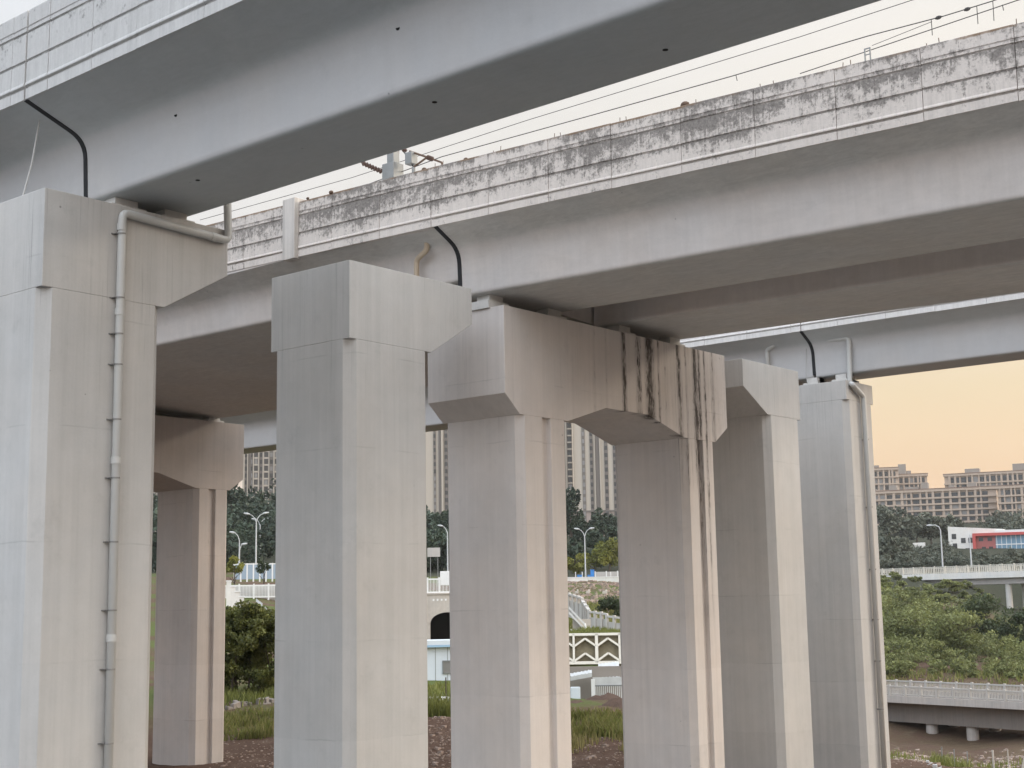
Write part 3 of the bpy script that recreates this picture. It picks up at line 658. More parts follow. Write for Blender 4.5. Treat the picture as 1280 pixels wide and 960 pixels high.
def tree(name, base, h, rad, label, mat, n, s, seed, group=None, trunk=.35, cat='tree', lobes=14, tr=None):
    base = Vector(base); t = thing(name, base, label, cat, group); rn = random.Random(seed)
    r0 = tr or h*.022; top = base+Vector((rn.uniform(-.04, .04)*h, rn.uniform(-.04, .04)*h, h*.75))
    mb = MB().tube([base-Vector((0, 0, .4)), base+Vector((0, 0, h*.2)), base.lerp(top, .6), top], [r0*1.25, r0, r0*.7, r0*.3], 7)
    for i in range(5):
        a = rn.uniform(0, 6.28); b0 = base.lerp(top, rn.uniform(.35, .8)); b1 = b0+Vector((math.cos(a)*rad*.7, math.sin(a)*rad*.7, h*rn.uniform(.08, .22)))
        mb.tube([b0, b0.lerp(b1, .5)+Vector((0, 0, h*.02)), b1], [r0*.5, r0*.35, r0*.12], 5)
    mb.build('trunk', 'bark', t)
    cz = base.z+h*(trunk+(1-trunk)/2); m2 = MB(); crown(m2, (base.x, base.y, cz), (rad, rad, h*(1-trunk)/2*1.08), n, s, seed, lobes)
    m2.build('crown', mat, t, fix=False)
    return t
# big bush in the gap beside the far portal
b0 = G(311, 80); tb = thing('bush', b0, 'large leafy bush filling the gap under the white fence', 'bush')
mb = MB(); mb.a = []
for i in range(48):
    rn = random.Random(100+i); px = 262+rn.random()*98; dd = 80+rn.uniform(-3, 3); g = G(px, dd); zz = rn.uniform(.2, 4.2)
    crown(mb, (g.x, g.y, g.z+zz), (1.2, 1.2, 1.0), 900, .095, 300+i, 8, 0)
mb.build('foliage', 'leaf_bush', tb, fix=False)
mb = MB()
for i in range(7):
    rn = random.Random(50+i); g = G(280+i*10, 80+rn.uniform(-1, 1)); mb.tube([g-Vector((0, 0, .3)), g+Vector((rn.uniform(-.3, .3), rn.uniform(-.3, .3), 1.4)), g+Vector((rn.uniform(-.6, .6), rn.uniform(-.6, .6), 3.3))], [.07, .05, .02], 6)
mb.build('stems', 'bark', tb)
tree('small_tree', G(293, 176), 4.7, 1.35, 'small yellow-green tree at the stair head by the lone lamp', 'leaf_lime', 900, .16, 11, 'young roadside trees', .45)
tree('small_tree', G(330, 176), 4.4, 1.0, 'thin young tree before the blue barrier, below the twin lamps', 'leaf_tree', 500, .14, 12, 'young roadside trees', .5)
for i, (px, dd, h, rad, m, lab) in enumerate(((719, 268, 6.0, 2.2, 'leaf_lime', 'yellowish roadside tree at the foot of the double lamp, on its portal-leg side'), (744, 272, 6.6, 3.0, 'leaf_lime', 'rounded yellow-green roadside tree right behind the blue bin'), (762, 270, 8.6, 3.0, 'leaf_lime', 'tallest yellow-green roadside tree, against the shaded portal leg'))):
    tree('roadside_tree', G(px, dd), h, rad, lab, m, 2200, .24, 20+i, 'yellow-green trees behind the white wall', .22)
tree('dark_tree', G(716, 335), 15.5, 2.6, 'tall narrow dark tree at the foot of the slim tower edge', 'leaf_dark', 2200, .34, 31, None, .05)
# dark woods on the hill foot (nobody could count them)
mb = MB(); mb.a = []; rn = random.Random(5)
for i in range(190):
    px = rn.choice((rn.uniform(190, 350), rn.uniform(525, 570), rn.uniform(525, 570), rn.uniform(700, 790))); dd = rn.uniform(285, 430); g = G(px, dd)
    h = rn.uniform(4.5, 8.5) if px > 500 else rn.uniform(8, 15); crown(mb, (g.x, g.y, g.z+h*.5), (h*.36, h*.36, h*.55), 360, .55, 700+i, 10, .15, rn.uniform(-.3, .35))
tag(mb.build('dark_woods', 'leaf_dark', fix=False), 'dense dark green wood on the slope below the tower blocks', 'wood', kind='stuff')
for i, (px, h) in enumerate(((290, 34), (298, 24))):
    g = G(px, 350); tree('tall_tree', g, h*.52 if i else 17, 3.4, ('tallest bluish dark tree by the edge of the far portal, sky at its tip', 'dark tree standing against the corner of the beige tower')[i], 'leaf_dark', 2600, .42, 40+i, None, .08)
# grass tufts and weeds
def grass(px0, px1, d0, d1, n, h, seed, mb, mbd=None):
    rn = random.Random(seed)
    for i in range(n):
        px = rn.uniform(px0, px1); dd = rn.uniform(d0, d1); g = G(px, dd)
        if mnoise.noise(Vector((g.x, g.y, 3))*.6) < .02+rn.uniform(-.25, .2): continue
        t = mbd if (mbd is not None and rn.random() < .35) else mb
        hh = h*rn.uniform(.35, 1.15); a = rn.uniform(0, 6.28); w = .022*dd/60*rn.uniform(.7, 1.4); dx = Vector((math.cos(a), math.sin(a), 0)); le = Vector((rn.gauss(0, .3), rn.gauss(0, .3), 0))*hh
        o = len(t.v); t.v += [g-dx*w, g+dx*w, g+dx*w*.7+le*.4+Vector((0, 0, hh*.6)), g+le+Vector((0, 0, hh)), g-dx*w*.7+le*.4+Vector((0, 0, hh*.6))]
        t.f.append([o, o+1, o+2, o+3, o+4]); t.a.append(rn.random())
g1, g2 = MB(), MB(); g1.a = []; g2.a = []
grass(262, 360, 60, 69, 5200, .5, 1, g1, g2); grass(262, 360, 72, 82, 2500, .6, 2, g1)
grass(700, 790, 53.5, 60, 8000, .5, 3, g1, g2); grass(700, 790, 50, 53.5, 900, .5, 4, g2)
grass(700, 790, 117, 129, 5200, .6, 5, g1); grass(700, 790, 134, 160, 3500, .8, 15, g1, g2)
grass(525, 575, 60, 64.5, 1500, .8, 6, g1); grass(525, 575, 78, 98, 900, .4, 7, g1)
grass(1100, 1300, 85, 104, 900, .6, 8, g1); grass(1150, 1200, 86, 100, 900, .8, 18, g1); grass(1100, 1300, 163, 176, 3000, .7, 9, g1, g2)
tag(g1.build('grass', 'grass', fix=False), 'green grass and weeds growing in patches on the brown earth', 'grass', kind='stuff')
tag(g2.build('dry_grass', 'grass_dry', fix=False), 'straw-coloured dry grass mixed into the green patches', 'grass', kind='stuff')
# loose stones
mb = MB(); rn = random.Random(9)
for i in range(1500):
    px, lo, hi = rn.choice(((rn.uniform(265, 345), 48, 66), (rn.uniform(535, 562), 46, 60), (rn.uniform(705, 782), 42, 56), (rn.uniform(1105, 1290), 45, 78)))
    g = G(px, rn.uniform(lo, hi)); s = rn.uniform(.012, .045) if rn.random() < .96 else rn.uniform(.05, .11)
    o = len(mb.v)
    vs = [g+Vector((rn.uniform(.6, 1)*s*dx, rn.uniform(.6, 1)*s*dy, s*dz*rn.uniform(.4, .8))) for dz in (-.3, 1) for dx, dy in ((-1, -1), (1, -1), (1, 1), (-1, 1))]
    mb.add(vs, [(3,2,1,0),(4,5,6,7),(0,1,5,4),(1,2,6,5),(2,3,7,6),(3,0,4,7)])
for i in range(900):
    g = G(rn.uniform(700, 790), rn.uniform(150, 236)); s = rn.uniform(.06, .22) if rn.random() < .9 else rn.uniform(.2, .4)
    vs = [g+Vector((rn.uniform(.6, 1)*s*dx, rn.uniform(.6, 1)*s*dy, s*dz*rn.uniform(.4, .8))) for dz in (-.3, 1) for dx, dy in ((-1, -1), (1, -1), (1, 1), (-1, 1))]
    mb.add(vs, [(3,2,1,0),(4,5,6,7),(0,1,5,4),(1,2,6,5),(2,3,7,6),(3,0,4,7)])
for i in range(500):
    g = G(rn.uniform(1105, 1300), rn.uniform(75, 140)); s = rn.uniform(.05, .22)
    vs = [g+Vector((rn.uniform(.6, 1)*s*dx, rn.uniform(.6, 1)*s*dy, s*dz*rn.uniform(.4, .8))) for dz in (-.3, 1) for dx, dy in ((-1, -1), (1, -1), (1, 1), (-1, 1))]
    mb.add(vs, [(3,2,1,0),(4,5,6,7),(0,1,5,4),(1,2,6,5),(2,3,7,6),(3,0,4,7)])
tag(mb.build('loose_stones', 'stonesm', fix=False), 'scattered small stones and rubble lying on the brown earth', 'stones', kind='stuff')

# ------------------------------------------------------------------ things seen through the gaps
def facing(px, dist, turn=0.0):
    """origin on the ground, horizontal direction across the view (to the right), and away from the viewer"""
    p = at(px, 740, dist); aw = Vector((p.x, p.y, 0)).normalized(); aw.rotate(Matrix.Rotation(turn, 3, 'Z')); rt = Vector((aw.y, -aw.x, 0)); return Vector((p.x, p.y, 0)), rt, aw
UP = Vector((0, 0, 1))
def Z(px, py, dist): return at(px, py, dist).z
# pale earth ledge by the bush
mb = MB(); rn = random.Random(77)
for i in range(16):
    px = 268+i*5.2; g = G(px, 70.5+.2*i+rn.uniform(-.25, .25)); g2_ = G(px+5.4*rn.uniform(.6, .95), 70.6+.2*i+rn.uniform(-.3, .3)); d = (g2_-g)
    mb.obox(g-Vector((0, 0, .35)), d, Vector((-d.y, d.x, 0)).normalized()*rn.uniform(.3, .6)+Vector((0, 0, rn.uniform(-.1, .1))), Vector((rn.uniform(-.08, .08), 0, rn.uniform(.38, .66))))
tag(mb.build('low_kerb', 'weather_shade', bevel=.04), 'broken concrete kerb between the bush and the green weeds', 'kerb')
# ---- street lamps
def lamp(px, dist, h, arms, label, single=False, low=False):
    g = G(px, dist); o, rt, aw = facing(px, dist); t = thing('street_lamp', g, label, 'street lamp', 'street lamps')
    MB().tube([g-UP*.3, g+UP*h*.5, g+UP*(h-1.4)], [.15, .12, .09], 8).build('pole', 'lampw', t)
    for sgn, L, zz in arms:
        a = g+UP*(h-1.45+zz); pts = [a, a+rt*sgn*L*.18+UP*.65, a+rt*sgn*L*.5+UP*1.15, a+rt*sgn*L+UP*1.42]
        MB().tube(pts, [.08, .07, .06, .05], 7).build('arm', 'lampw', t)
        e = pts[-1]; b = MB(); b.tube([e-rt*sgn*.25, e+rt*sgn*.15+UP*.03, e+rt*sgn*.75+UP*.12], [.07, .19, .10], 8); b.build('lamp_head', 'lampw', t)
    return t
lamp(319.5, 240, 10.0, ((-1, 1.3, 0), (1, 1.3, .1)), 'taller double-armed lamp of the pair against the dark wood')
lamp(324.3, 290, 10.6, ((-1, .95, 0), (1, .95, .05)), 'shorter double-armed lamp overlapping the taller one before the wood')
lamp(298.6, 240, 6.9, ((-1, .9, 0), (1, .5, -1.9)), 'single lamp with a second small head halfway, beside the yellow-green tree')
lamp(732.5, 262, 10.2, ((-1, 1.15, 0), (1, 1.05, .05)), 'double-armed lamp in front of the pale tower with dark window columns')
lamp(560, 262, 9.6, ((-1, 1.0, -.3),), 'lamp head poking out beside the grooved portal leg')
# ---- fence with pale panels, glass barrier, stairs, left gap
def panel_fence(name, px0, px1, dist, y_top, y_bot, label, cat, mat, matp, n, bars=True, rail=True, group=None, th=.08):
    A = at(px0, (y_top+y_bot)/2, dist); Bp = at(px1, (y_top+y_bot)/2, dist); zt, zb = Z((px0+px1)/2, y_top, dist), Z((px0+px1)/2, y_bot, dist)
    t = thing(name, Vector((A.x, A.y, zb)).lerp(Vector((Bp.x, Bp.y, zb)), .5), label, cat, group); A.z = Bp.z = zb; d = (Bp-A); L = d.length; d = d/L; nn = Vector((-d.y, d.x, 0)); H = zt-zb
    for i in range(n+1):
        c = A+d*(L*i/n); MB().obox(c-d*.09-nn*.09-UP*.3, d*.18, nn*.18, UP*(H+.42)).build('fence_post', mat, t)
    for i in range(n):
        c = A+d*(L*i/n+.09); w = L/n-.18; b = MB()
        if bars:
            k_ = max(2, int(w/.16))
            for j in range(k_): b.obox(c+d*(w*(j+.5)/k_-.03)-nn*.03+UP*.12, d*.06, nn*.06, UP*(H-.2))
            b.obox(c-nn*.04+UP*(H-.16), d*w, nn*.08, UP*.16); b.obox(c-nn*.04, d*w, nn*.08, UP*.14)
        else: b.obox(c-nn*th*.5+UP*.02, d*w, nn*th, UP*(H-.02))
        b.build('fence_panel', matp, t)
    return t
panel_fence('panel_fence', 262, 372, 170, 731, 747, 'white barred fence with square posts above the big bush', 'fence', 'white', 'white', 6)
o, rt, aw = facing(317, 171.5)
MB_w = MB().obox(o-rt*6+UP*Z(317, 747, 171.5)-UP*2.2, rt*12, aw*.5, UP*2.35)
tag(MB_w.build('retaining_wall', 'whitewall'), 'pale retaining wall under the white barred fence', 'wall')
o, rt, aw = facing(317, 170.6); z0 = Z(317, 731, 170.6)
tag(MB().obox(o-rt*6+UP*(Z(317, 746, 171)), rt*12, aw*.03, UP*1.35).build('fence_screen', 'grey'), 'grey screen hung behind the bars of the white fence', 'screen')
tb_ = panel_fence('noise_barrier', 293, 372, 186, 705, 724, 'bluish glass noise barrier with a white top rail at the roadside', 'noise barrier', 'white', 'glassb', 10, bars=False)
o, rt, aw = facing(333, 186); MB().obox(o-rt*4.2-aw*.1+UP*(Z(333, 705.5, 186)), rt*8.3, aw*.2, UP*.14).build('top_rail', 'white', tb_)
MB().obox(o-rt*4.2-aw*.08+UP*(Z(333, 714.5, 186)), rt*8.3, aw*.16, UP*.1).build('mid_rail', 'white', tb_)
# stair parapet stepping down into the bush
t = None
for i in range(6):
    px = 283+i*5.2; y = 727+i*6.5; d_ = 160-i*4; g = at(px, y, d_); o, rt, aw = facing(px, d_)
    if t is None: t = thing('stair_wall', Vector((g.x, g.y, g.z-2)), 'stepped pale stair wall coming down behind the bush', 'stair wall')
    MB().obox(Vector((g.x, g.y, g.z-3.2)), rt*.52, aw*.35, UP*3.2).build('pillar', 'whitewall', t); MB().obox(Vector((g.x, g.y, g.z))-rt*.05-aw*.05, rt*.62, aw*.45, UP*.12).build('coping', 'white', t)
o, rt, aw = facing(333, 150)
for i, (xa, ya, xb, yb) in enumerate(((320, 750, 328, 756), (331, 760, 345, 775))):
    A = at(xa, ya, 150); B_ = at(xb, yb, 146); d = B_-A; tag(MB().obox(A-UP*.16, d, aw*.25, UP*.32).build('stair_handrail', 'white'), ('upper white handrail piece slanting above the bush', 'longer white handrail slanting down toward the bare pier')[i], 'handrail')
# ---- gap between bare pier and portal leg
o, rt, aw = facing(549, 165); zb, zt = -4.2, Z(549, 743, 165)
tw = thing('stone_wall', Vector((o.x, o.y, zb)), 'brownish stone wall with a dark arched tunnel mouth', 'stone wall')
mb = MB(); cx, rad, spring = .92, 1.95, Z(549, 779, 165)
arc = [(cx+rad*math.cos(a), spring+rad*.62*math.sin(a)) for a in [math.pi*i/14 for i in range(15)]]
outl = [(-6, zb), (cx-rad, zb)] + arc[::-1] + [(cx+rad, zb), (6, zb), (6, zt), (-6, zt)]
mb.prism(outl, lambda s, k_: o+rt*s[0]+UP*s[1]+aw*(.9*k_)); mb.build('wall', 'stone', tw)
mb = MB().obox(o-rt*6.2-aw*.12+UP*zt, rt*12.4, aw*1.2, UP*.18); mb.build('coping', 'stone', tw)
ring = [(cx+(rad+.28)*math.cos(a), spring+(rad*.62+.28)*math.sin(a)) for a in [math.pi*i/14 for i in range(15)]]
mb = MB().prism(ring+arc[::-1], lambda s, k_: o+rt*s[0]+UP*s[1]-aw*(.1*(1-k_))+aw*.02*k_); mb.build('arch_ring', 'stone', tw)
mb = MB()
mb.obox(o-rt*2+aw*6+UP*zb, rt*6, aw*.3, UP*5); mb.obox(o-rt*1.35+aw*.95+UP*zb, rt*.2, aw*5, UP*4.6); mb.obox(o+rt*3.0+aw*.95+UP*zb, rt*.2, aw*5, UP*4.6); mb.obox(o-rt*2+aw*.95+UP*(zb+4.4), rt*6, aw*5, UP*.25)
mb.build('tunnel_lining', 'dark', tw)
for i in range(4): MB().obox(o+rt*(-.75+i*.46)-aw*.03+UP*(zt-.72), rt*.2, aw*.05, UP*.22).build('weep_block', 'white', tw)
panel_fence('panel_fence', 520, 578, 165.4, 723, 741, 'white barred fence on top of the stone tunnel wall', 'fence', 'white', 'white', 4)
o, rt, aw = facing(554, 172); tag(MB().obox(o+UP*Z(554, 722, 172)-rt*.35-UP*.9, rt*1.8, aw*.6, UP*1.65).build('white_cabinet', 'white', bevel=.04), 'white cabinet just above the barred fence over the tunnel', 'cabinet')
o, rt, aw = facing(543, 215); ts = thing('roadside_board', G(543, 215), 'grey board on two posts before the dark wood', 'board')
MB().obox(o+UP*Z(543, 696, 215)-rt*1.0, rt*1.9, aw*.12, UP*1.35).build('board', 'grey', ts)
for s_ in (-.6, .5): MB().obox(o+rt*s_+aw*.13+UP*(G(543, 215).z-.2), rt*.1, aw*.1, UP*4.2).build('post', 'galv', ts)
# pale site shed with window
o, rt, aw = facing(549, 105, .12); zb = -5.5; zt = Z(549, 806, 105)
sh = thing('site_shed', Vector((o.x, o.y, zb)), 'white site shed with pale blue roof trim below the tunnel wall', 'shed')
MB().obox(o-rt*2.2+UP*zb, rt*4.4, aw*2.8, UP*(zt-zb)).build('wall', 'shedb', sh)
MB().obox(o-rt*2.45-aw*.3+UP*zt, rt*4.9, aw*3.4, UP*.32).build('roof', 'shedb', sh)
MB().obox(o-rt*2.47-aw*.33+UP*(zt-.16), rt*4.94, aw*3.46, UP*.15).build('roof_trim', 'shedr', sh)
wz = Z(549, 841, 105); w_ = MB().obox(o+rt*.26-aw*.04+UP*wz, rt*.7, aw*.08, UP*.78).build('window', 'winp', sh)
fr_ = MB()
for a_, b_, c_, d_ in ((.18, -.08, .86, .08), (.18, .78, .86, .08), (.18, -.08, .08, .94), (.96, -.08, .08, .94)): fr_.obox(o+rt*a_-aw*.08+UP*(wz+b_), rt*c_, aw*.05, UP*d_)
fr_.build('window_frame', 'galv', sh)
for i in range(5): MB().obox(o+rt*(-2.1+i*.88)-aw*.02+UP*(zb+.02), rt*.035, aw*.03, UP*(zt-zb-.2)).build('panel_rib', 'galv', sh)
g = G(549, 76); o, rt, aw = facing(549, 76); tag(MB().obox(g-rt*1.5-UP*.2, rt*3, aw*1.2, UP*.36).build('concrete_slab', 'whitewall', bevel=.02), 'pale concrete slab in front of the white shed', 'slab')
gg = G(556.2, 72); tag(MB().tube([gg-UP*.2, gg+UP*1.3], .035, 6).build('stake', 'bark'), 'thin dark stake standing beside the portal leg before the shed', 'stake')
# ---- gap through the portal
o, rt, aw = facing(742, 237); zt, zb = Z(742, 721.7, 237), Z(742, 728.5, 237)-.6
wl = thing('white_wall', Vector((o.x, o.y, zb)), 'long low white wall along the road above the earth bank', 'wall')
MB().obox(o-rt*8+UP*zb, rt*16, aw*.4, UP*(zt-zb)).build('wall', 'whitewall', wl); MB().obox(o-rt*8.05-aw*.06+UP*zt, rt*16.1, aw*.52, UP*.1).build('coping', 'white', wl)
panel_fence('site_fence', 744, 786, 250, 714.5, 722, 'grey panel hoarding along the road behind the white wall', 'hoarding', 'white', 'grey', 3, bars=False)
def crate(px, y0, y1, dist, w, label):
    o, rt, aw = facing(px, dist); zb = Z(px, y1, dist); b = MB().obox(o-rt*w/2+UP*zb, rt*w, aw*w, UP*(Z(px, y0, dist)-zb)); b.obox(o-rt*w*.56-aw*.05*w+UP*Z(px, y0, dist), rt*w*1.12, aw*w*1.1, UP*.12); return tag(b.build('blue_bin', 'bluep', bevel=.03), label, 'bin', 'blue bins by the road')
crate(741, 713, 723, 246, .62, 'tall blue bin standing beside the grey hoarding')
crate(737, 719.5, 723.5, 245, .55, 'low blue bin between the lamp foot and the tall bin')
crate(725, 719.5, 723.5, 245, .8, 'wide low blue bin on the lamp\'s shaded side')
for i, (px, lab) in enumerate(((728.3, 'short white post close to the double lamp foot'), (764, 'short white post at the end of the hoarding'), (720, 'short grey post under the yellowish roadside tree'))):
    o, rt, aw = facing(px, 247); zb = Z(px, 723, 247); tag(MB().tube([o+UP*(zb-.3), o+UP*(zb+1.1)], .07, 8).build('road_post', 'white'), lab, 'post', 'posts along the road')
# balustraded stair wall
def bal(xa, ya, xb, yb, d0, d1, h, label):
    A, B_ = at(xa, ya, d0), at(xb, yb, d1); A.z -= 0; d = B_-A; dh = Vector((d.x, d.y, 0)); L = dh.length; nn = Vector((-d.y, d.x, 0)).normalized()*.18
    t = thing('stone_balustrade', A.lerp(B_, .5)-UP*h, label, 'balustrade', 'grey stair balustrades')
    MB().obox(A-UP*.14-nn*.7, d, nn*1.7, UP*.16).build('handrail', 'grey', t)
    n = max(2, int(L/.9)+1)
    for i in range(n):
        c = A+d*((i+.02)/n); MB().obox(c-UP*h-dh/L*.11-nn*.6, dh/L*.22, nn*1.6, UP*(h+.12)).build('post', 'grey', t)
    MB().obox(A-UP*h+nn*.2, d, nn*.5, UP*(h*.72)).build('infill', 'grey', t)
    return t
bal(711, 742, 727.5, 747, 136, 134, 2.2, 'upper stair balustrade under the rubbly bank')
bal(727.5, 750, 735.5, 762, 134, 132, 2.0, 'short stair balustrade stepping steeply down')
bal(736, 764, 759, 767, 132, 131, 1.9, 'level grey balustrade above the green strip')
bal(758, 769.5, 786, 773, 131, 130, 1.9, 'lowest grey balustrade ending at the shaded portal leg')
A, B_ = at(711, 757, 128), at(731, 778, 127); d = B_-A; o, rt, aw = facing(720, 128)
ra = thing('stair_ramp', A.lerp(B_, .5)-UP*1.5, 'pale sloping stair string with a rail below the balustrade', 'stair')
MB().obox(A-UP*.28, d, aw*.5, UP*.22).build('string', 'whitewall', ra); MB().obox(A-UP*.72, d, aw*1.4, UP*.2).build('string', 'whitewall', ra)
MB().obox(A+rt*.1-UP*3.0, rt*1.7, aw*.3, UP*.95).build('landing_wall', 'whitewall', ra); MB().obox(A+rt*.3-UP*2.3+aw*.4, rt*1.6, aw*.3, UP*1.1).build('earth_face', 'stone', ra)
MB().tube([B_-UP*.1, B_+d.normalized()*.4-UP*1.0], .09, 6).build('rail_end', 'white', ra)
# chevron slope lattice
dist = 114; o, rt, aw = facing(742, dist); zt, zb = Z(742, 794, dist), Z(742, 828.5, dist); H = zt-zb; s = dist/F_PX
lt = thing('slope_lattice', o+UP*zb, 'white chevron lattice frame on the bank, two bays wide', 'slope lattice')
tilt = aw*.75
def strip(a, b, w, name):       # a,b in (across metres, height fraction)
    P0 = o+rt*a[0]+UP*(zb+H*a[1])+tilt*a[1]; P1 = o+rt*b[0]+UP*(zb+H*b[1])+tilt*b[1]; d = P1-P0; fw = (UP*H+tilt).normalized(); nr = fw.cross(rt).normalized()
    if nr.dot(aw) > 0: nr = -nr
    sd = nr.cross(d).normalized()*w
    MB().obox(P0-sd*.5, d, sd, nr*.2).build(name, 'cream', lt)
bw = 28.2*s; x0 = -26.2*s
for j in range(-1, 4):
    xl = x0+bw*(j)
    strip((xl, -.02), (xl, 1.02), .24 if j in (1,) else .16, 'upright')
    for f0 in (.05, .58):
        strip((xl+.05, f0), (xl+bw/2, f0+.27), .15, 'chevron_bar'); strip((xl+bw/2, f0+.27), (xl+bw-.05, f0), .15, 'chevron_bar')
strip((x0-bw*1.2, 1.0), (x0+bw*3.2, 1.0), .2, 'top_beam'); strip((x0-bw*1.2, -.02), (x0+bw*3.2, -.02), .24, 'bottom_beam')
mb = MB().add([o-rt*8+UP*(zb-.3)+aw*.1, o+rt*8+UP*(zb-.3)+aw*.1, o+rt*8+UP*zt+tilt+aw*.1, o-rt*8+UP*zt+tilt+aw*.1, o-rt*8+UP*(zb-.3)+aw*3, o+rt*8+UP*(zb-.3)+aw*3, o+rt*8+UP*zt+aw*3, o-rt*8+UP*zt+aw*3], [(0,1,2,3),(7,6,5,4),(0,4,5,1),(1,5,6,2),(2,6,7,3),(3,7,4,0)])
mb.build('earth_bank', 'soil', lt)
# collapsed white shed pieces in front of it
dist = 94
def sheet(pxa, ya, pxb, yb, dep, th, label, mat='debris', nm='roof_sheet', dist=94):
    A, B_ = at(pxa, ya, dist), at(pxb, yb, dist); d = B_-A; o, rt, aw = facing(pxa, dist); b = MB().obox(A, d, aw*dep+UP*dep*.18, UP*th)
    n = max(2, int(d.length/.22))
    for i in range(n): b.obox(A+d*(i/n)+UP*(th+.003), d*(.3/n), aw*dep+UP*dep*.18, UP*.035)
    return tag(b.build(nm, mat), label, 'roof sheet', 'pale roof sheets of the collapsed shed')
sheet(712, 846, 760, 842, 1.5, .1, 'topmost crumpled white roof sheet below the chevron lattice')
sheet(714, 851, 752, 846, 1.2, .12, 'long white roof sheet lying over the dark gap')
sheet(748, 840, 774, 837, 1.6, .16, 'greyish roof sheet raised at the shaded leg end', dist=95)
sheet(744, 852, 775, 850, 1.2, .12, 'white roof sheet resting on the barred panel', dist=92)
sheet(713, 851, 740, 846, .8, .25, 'thick white slab edge above the white post', dist=91)
o, rt, aw = facing(735, 91); zb = -6.4
tag(MB().obox(o+rt*.05+UP*(Z(735, 875, 91)-.2), rt*.24, aw*.24, UP*1.45).build('shed_post', 'white', bevel=.01), 'stout white post of the collapsed shed', 'post')
tag(MB().obox(o-rt*1.25+UP*(Z(723, 878, 91)-.1), rt*.62, aw*.2, UP*1.05).build('white_sack', 'shedb', bevel=.08), 'pale sheet sagging beside the white post', 'sheet')
o, rt, aw = facing(756, 91); t = thing('barred_panel', o+UP*Z(756, 871, 91), 'white barred panel leaning behind the earth heap', 'barred panel')
b = MB()
for i in range(16): b.obox(o+rt*(-.85+i*.12)+UP*(Z(756, 873, 91)), rt*.04, aw*.04, UP*.75)
b.build('bars', 'white', t); MB().obox(o-rt*.9+UP*Z(756, 858, 91), rt*2.1, aw*.06, UP*.08).build('rail', 'galv', t); MB().obox(o-rt*.9+aw*.08+UP*Z(756, 858, 91), rt*2.1, aw*.05, UP*.55).build('panel', 'debris', t)
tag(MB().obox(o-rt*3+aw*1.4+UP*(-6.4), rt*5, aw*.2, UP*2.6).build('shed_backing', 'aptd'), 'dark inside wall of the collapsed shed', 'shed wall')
# earth heaps
def heap(px, dist, rx, ry, h, label, seed):
    g = G(px, dist); mb = MB(); n, m = 22, 9; rn = random.Random(seed)
    for i in range(m+1):
        for j in range(n):
            a = 2*math.pi*j/n; q = i/m; p = Vector((math.cos(a)*rx*q, math.sin(a)*ry*q, 0)); hh = h*(math.cos(q*math.pi)*.5+.5)*(1+.45*mnoise.noise(p*1.6+Vector((seed, 0, 0))))+.08*mnoise.noise(p*5+Vector((seed, 3, 0)))
            mb.v.append(g+p+UP*(hh-.15))
    for i in range(m):
        for j in range(n): mb.f.append([i*n+j, (i+1)*n+j, (i+1)*n+(j+1) % n, i*n+(j+1) % n])
    return tag(mb.build('earth_heap', 'earth', smooth=True), label, 'earth heap', 'heaps of dug earth')
heap(752, 84, 2.6, 2.2, .5, 'reddish earth heap in front of the white barred panel', 3)
heap(775, 76, 2.3, 2.0, .62, 'taller dark earth heap beside the shaded portal leg', 8)
heap(716, 78, 1.6, 1.5, .25, 'low crumbly earth heap by the grooved portal leg', 11)
# rubble on the bank
for i, (px, y, w, lab) in enumerate(((734, 736, .45, 'pale broken slab on the upper bank, close to the stair head'), (755, 733, .55, 'whitest rubble lump high on the bank'), (720, 735, .4, 'brownish rubble lump at the top of the stairs'))):
    o, rt, aw = facing(px, 190); p = G(px, 190); b = MB(); b.obox(p-UP*.1-rt*w/2, rt*w+UP*.1, aw*w*.7, UP*.42+rt*.1); b.obox(p+rt*w*.3, rt*w*.5, aw*.4, UP*.55+aw*.1); tag(b.build('rubble', 'stone', bevel=.05), lab, 'rubble', 'rubble on the bank')
g = G(768, 146); tb = thing('dark_bush', g, 'dark green bush on the bank against the shaded portal leg', 'bush'); mb = MB(); crown(mb, g+UP*1.0, (2.3, 2.3, 1.7), 1800, .15, 71, 12); mb.build('foliage', 'leaf_tree', tb, fix=False)
MB().tube([g-UP*.2, g+UP*1.4], [.08, .03], 6).build('stem', 'bark', tb)

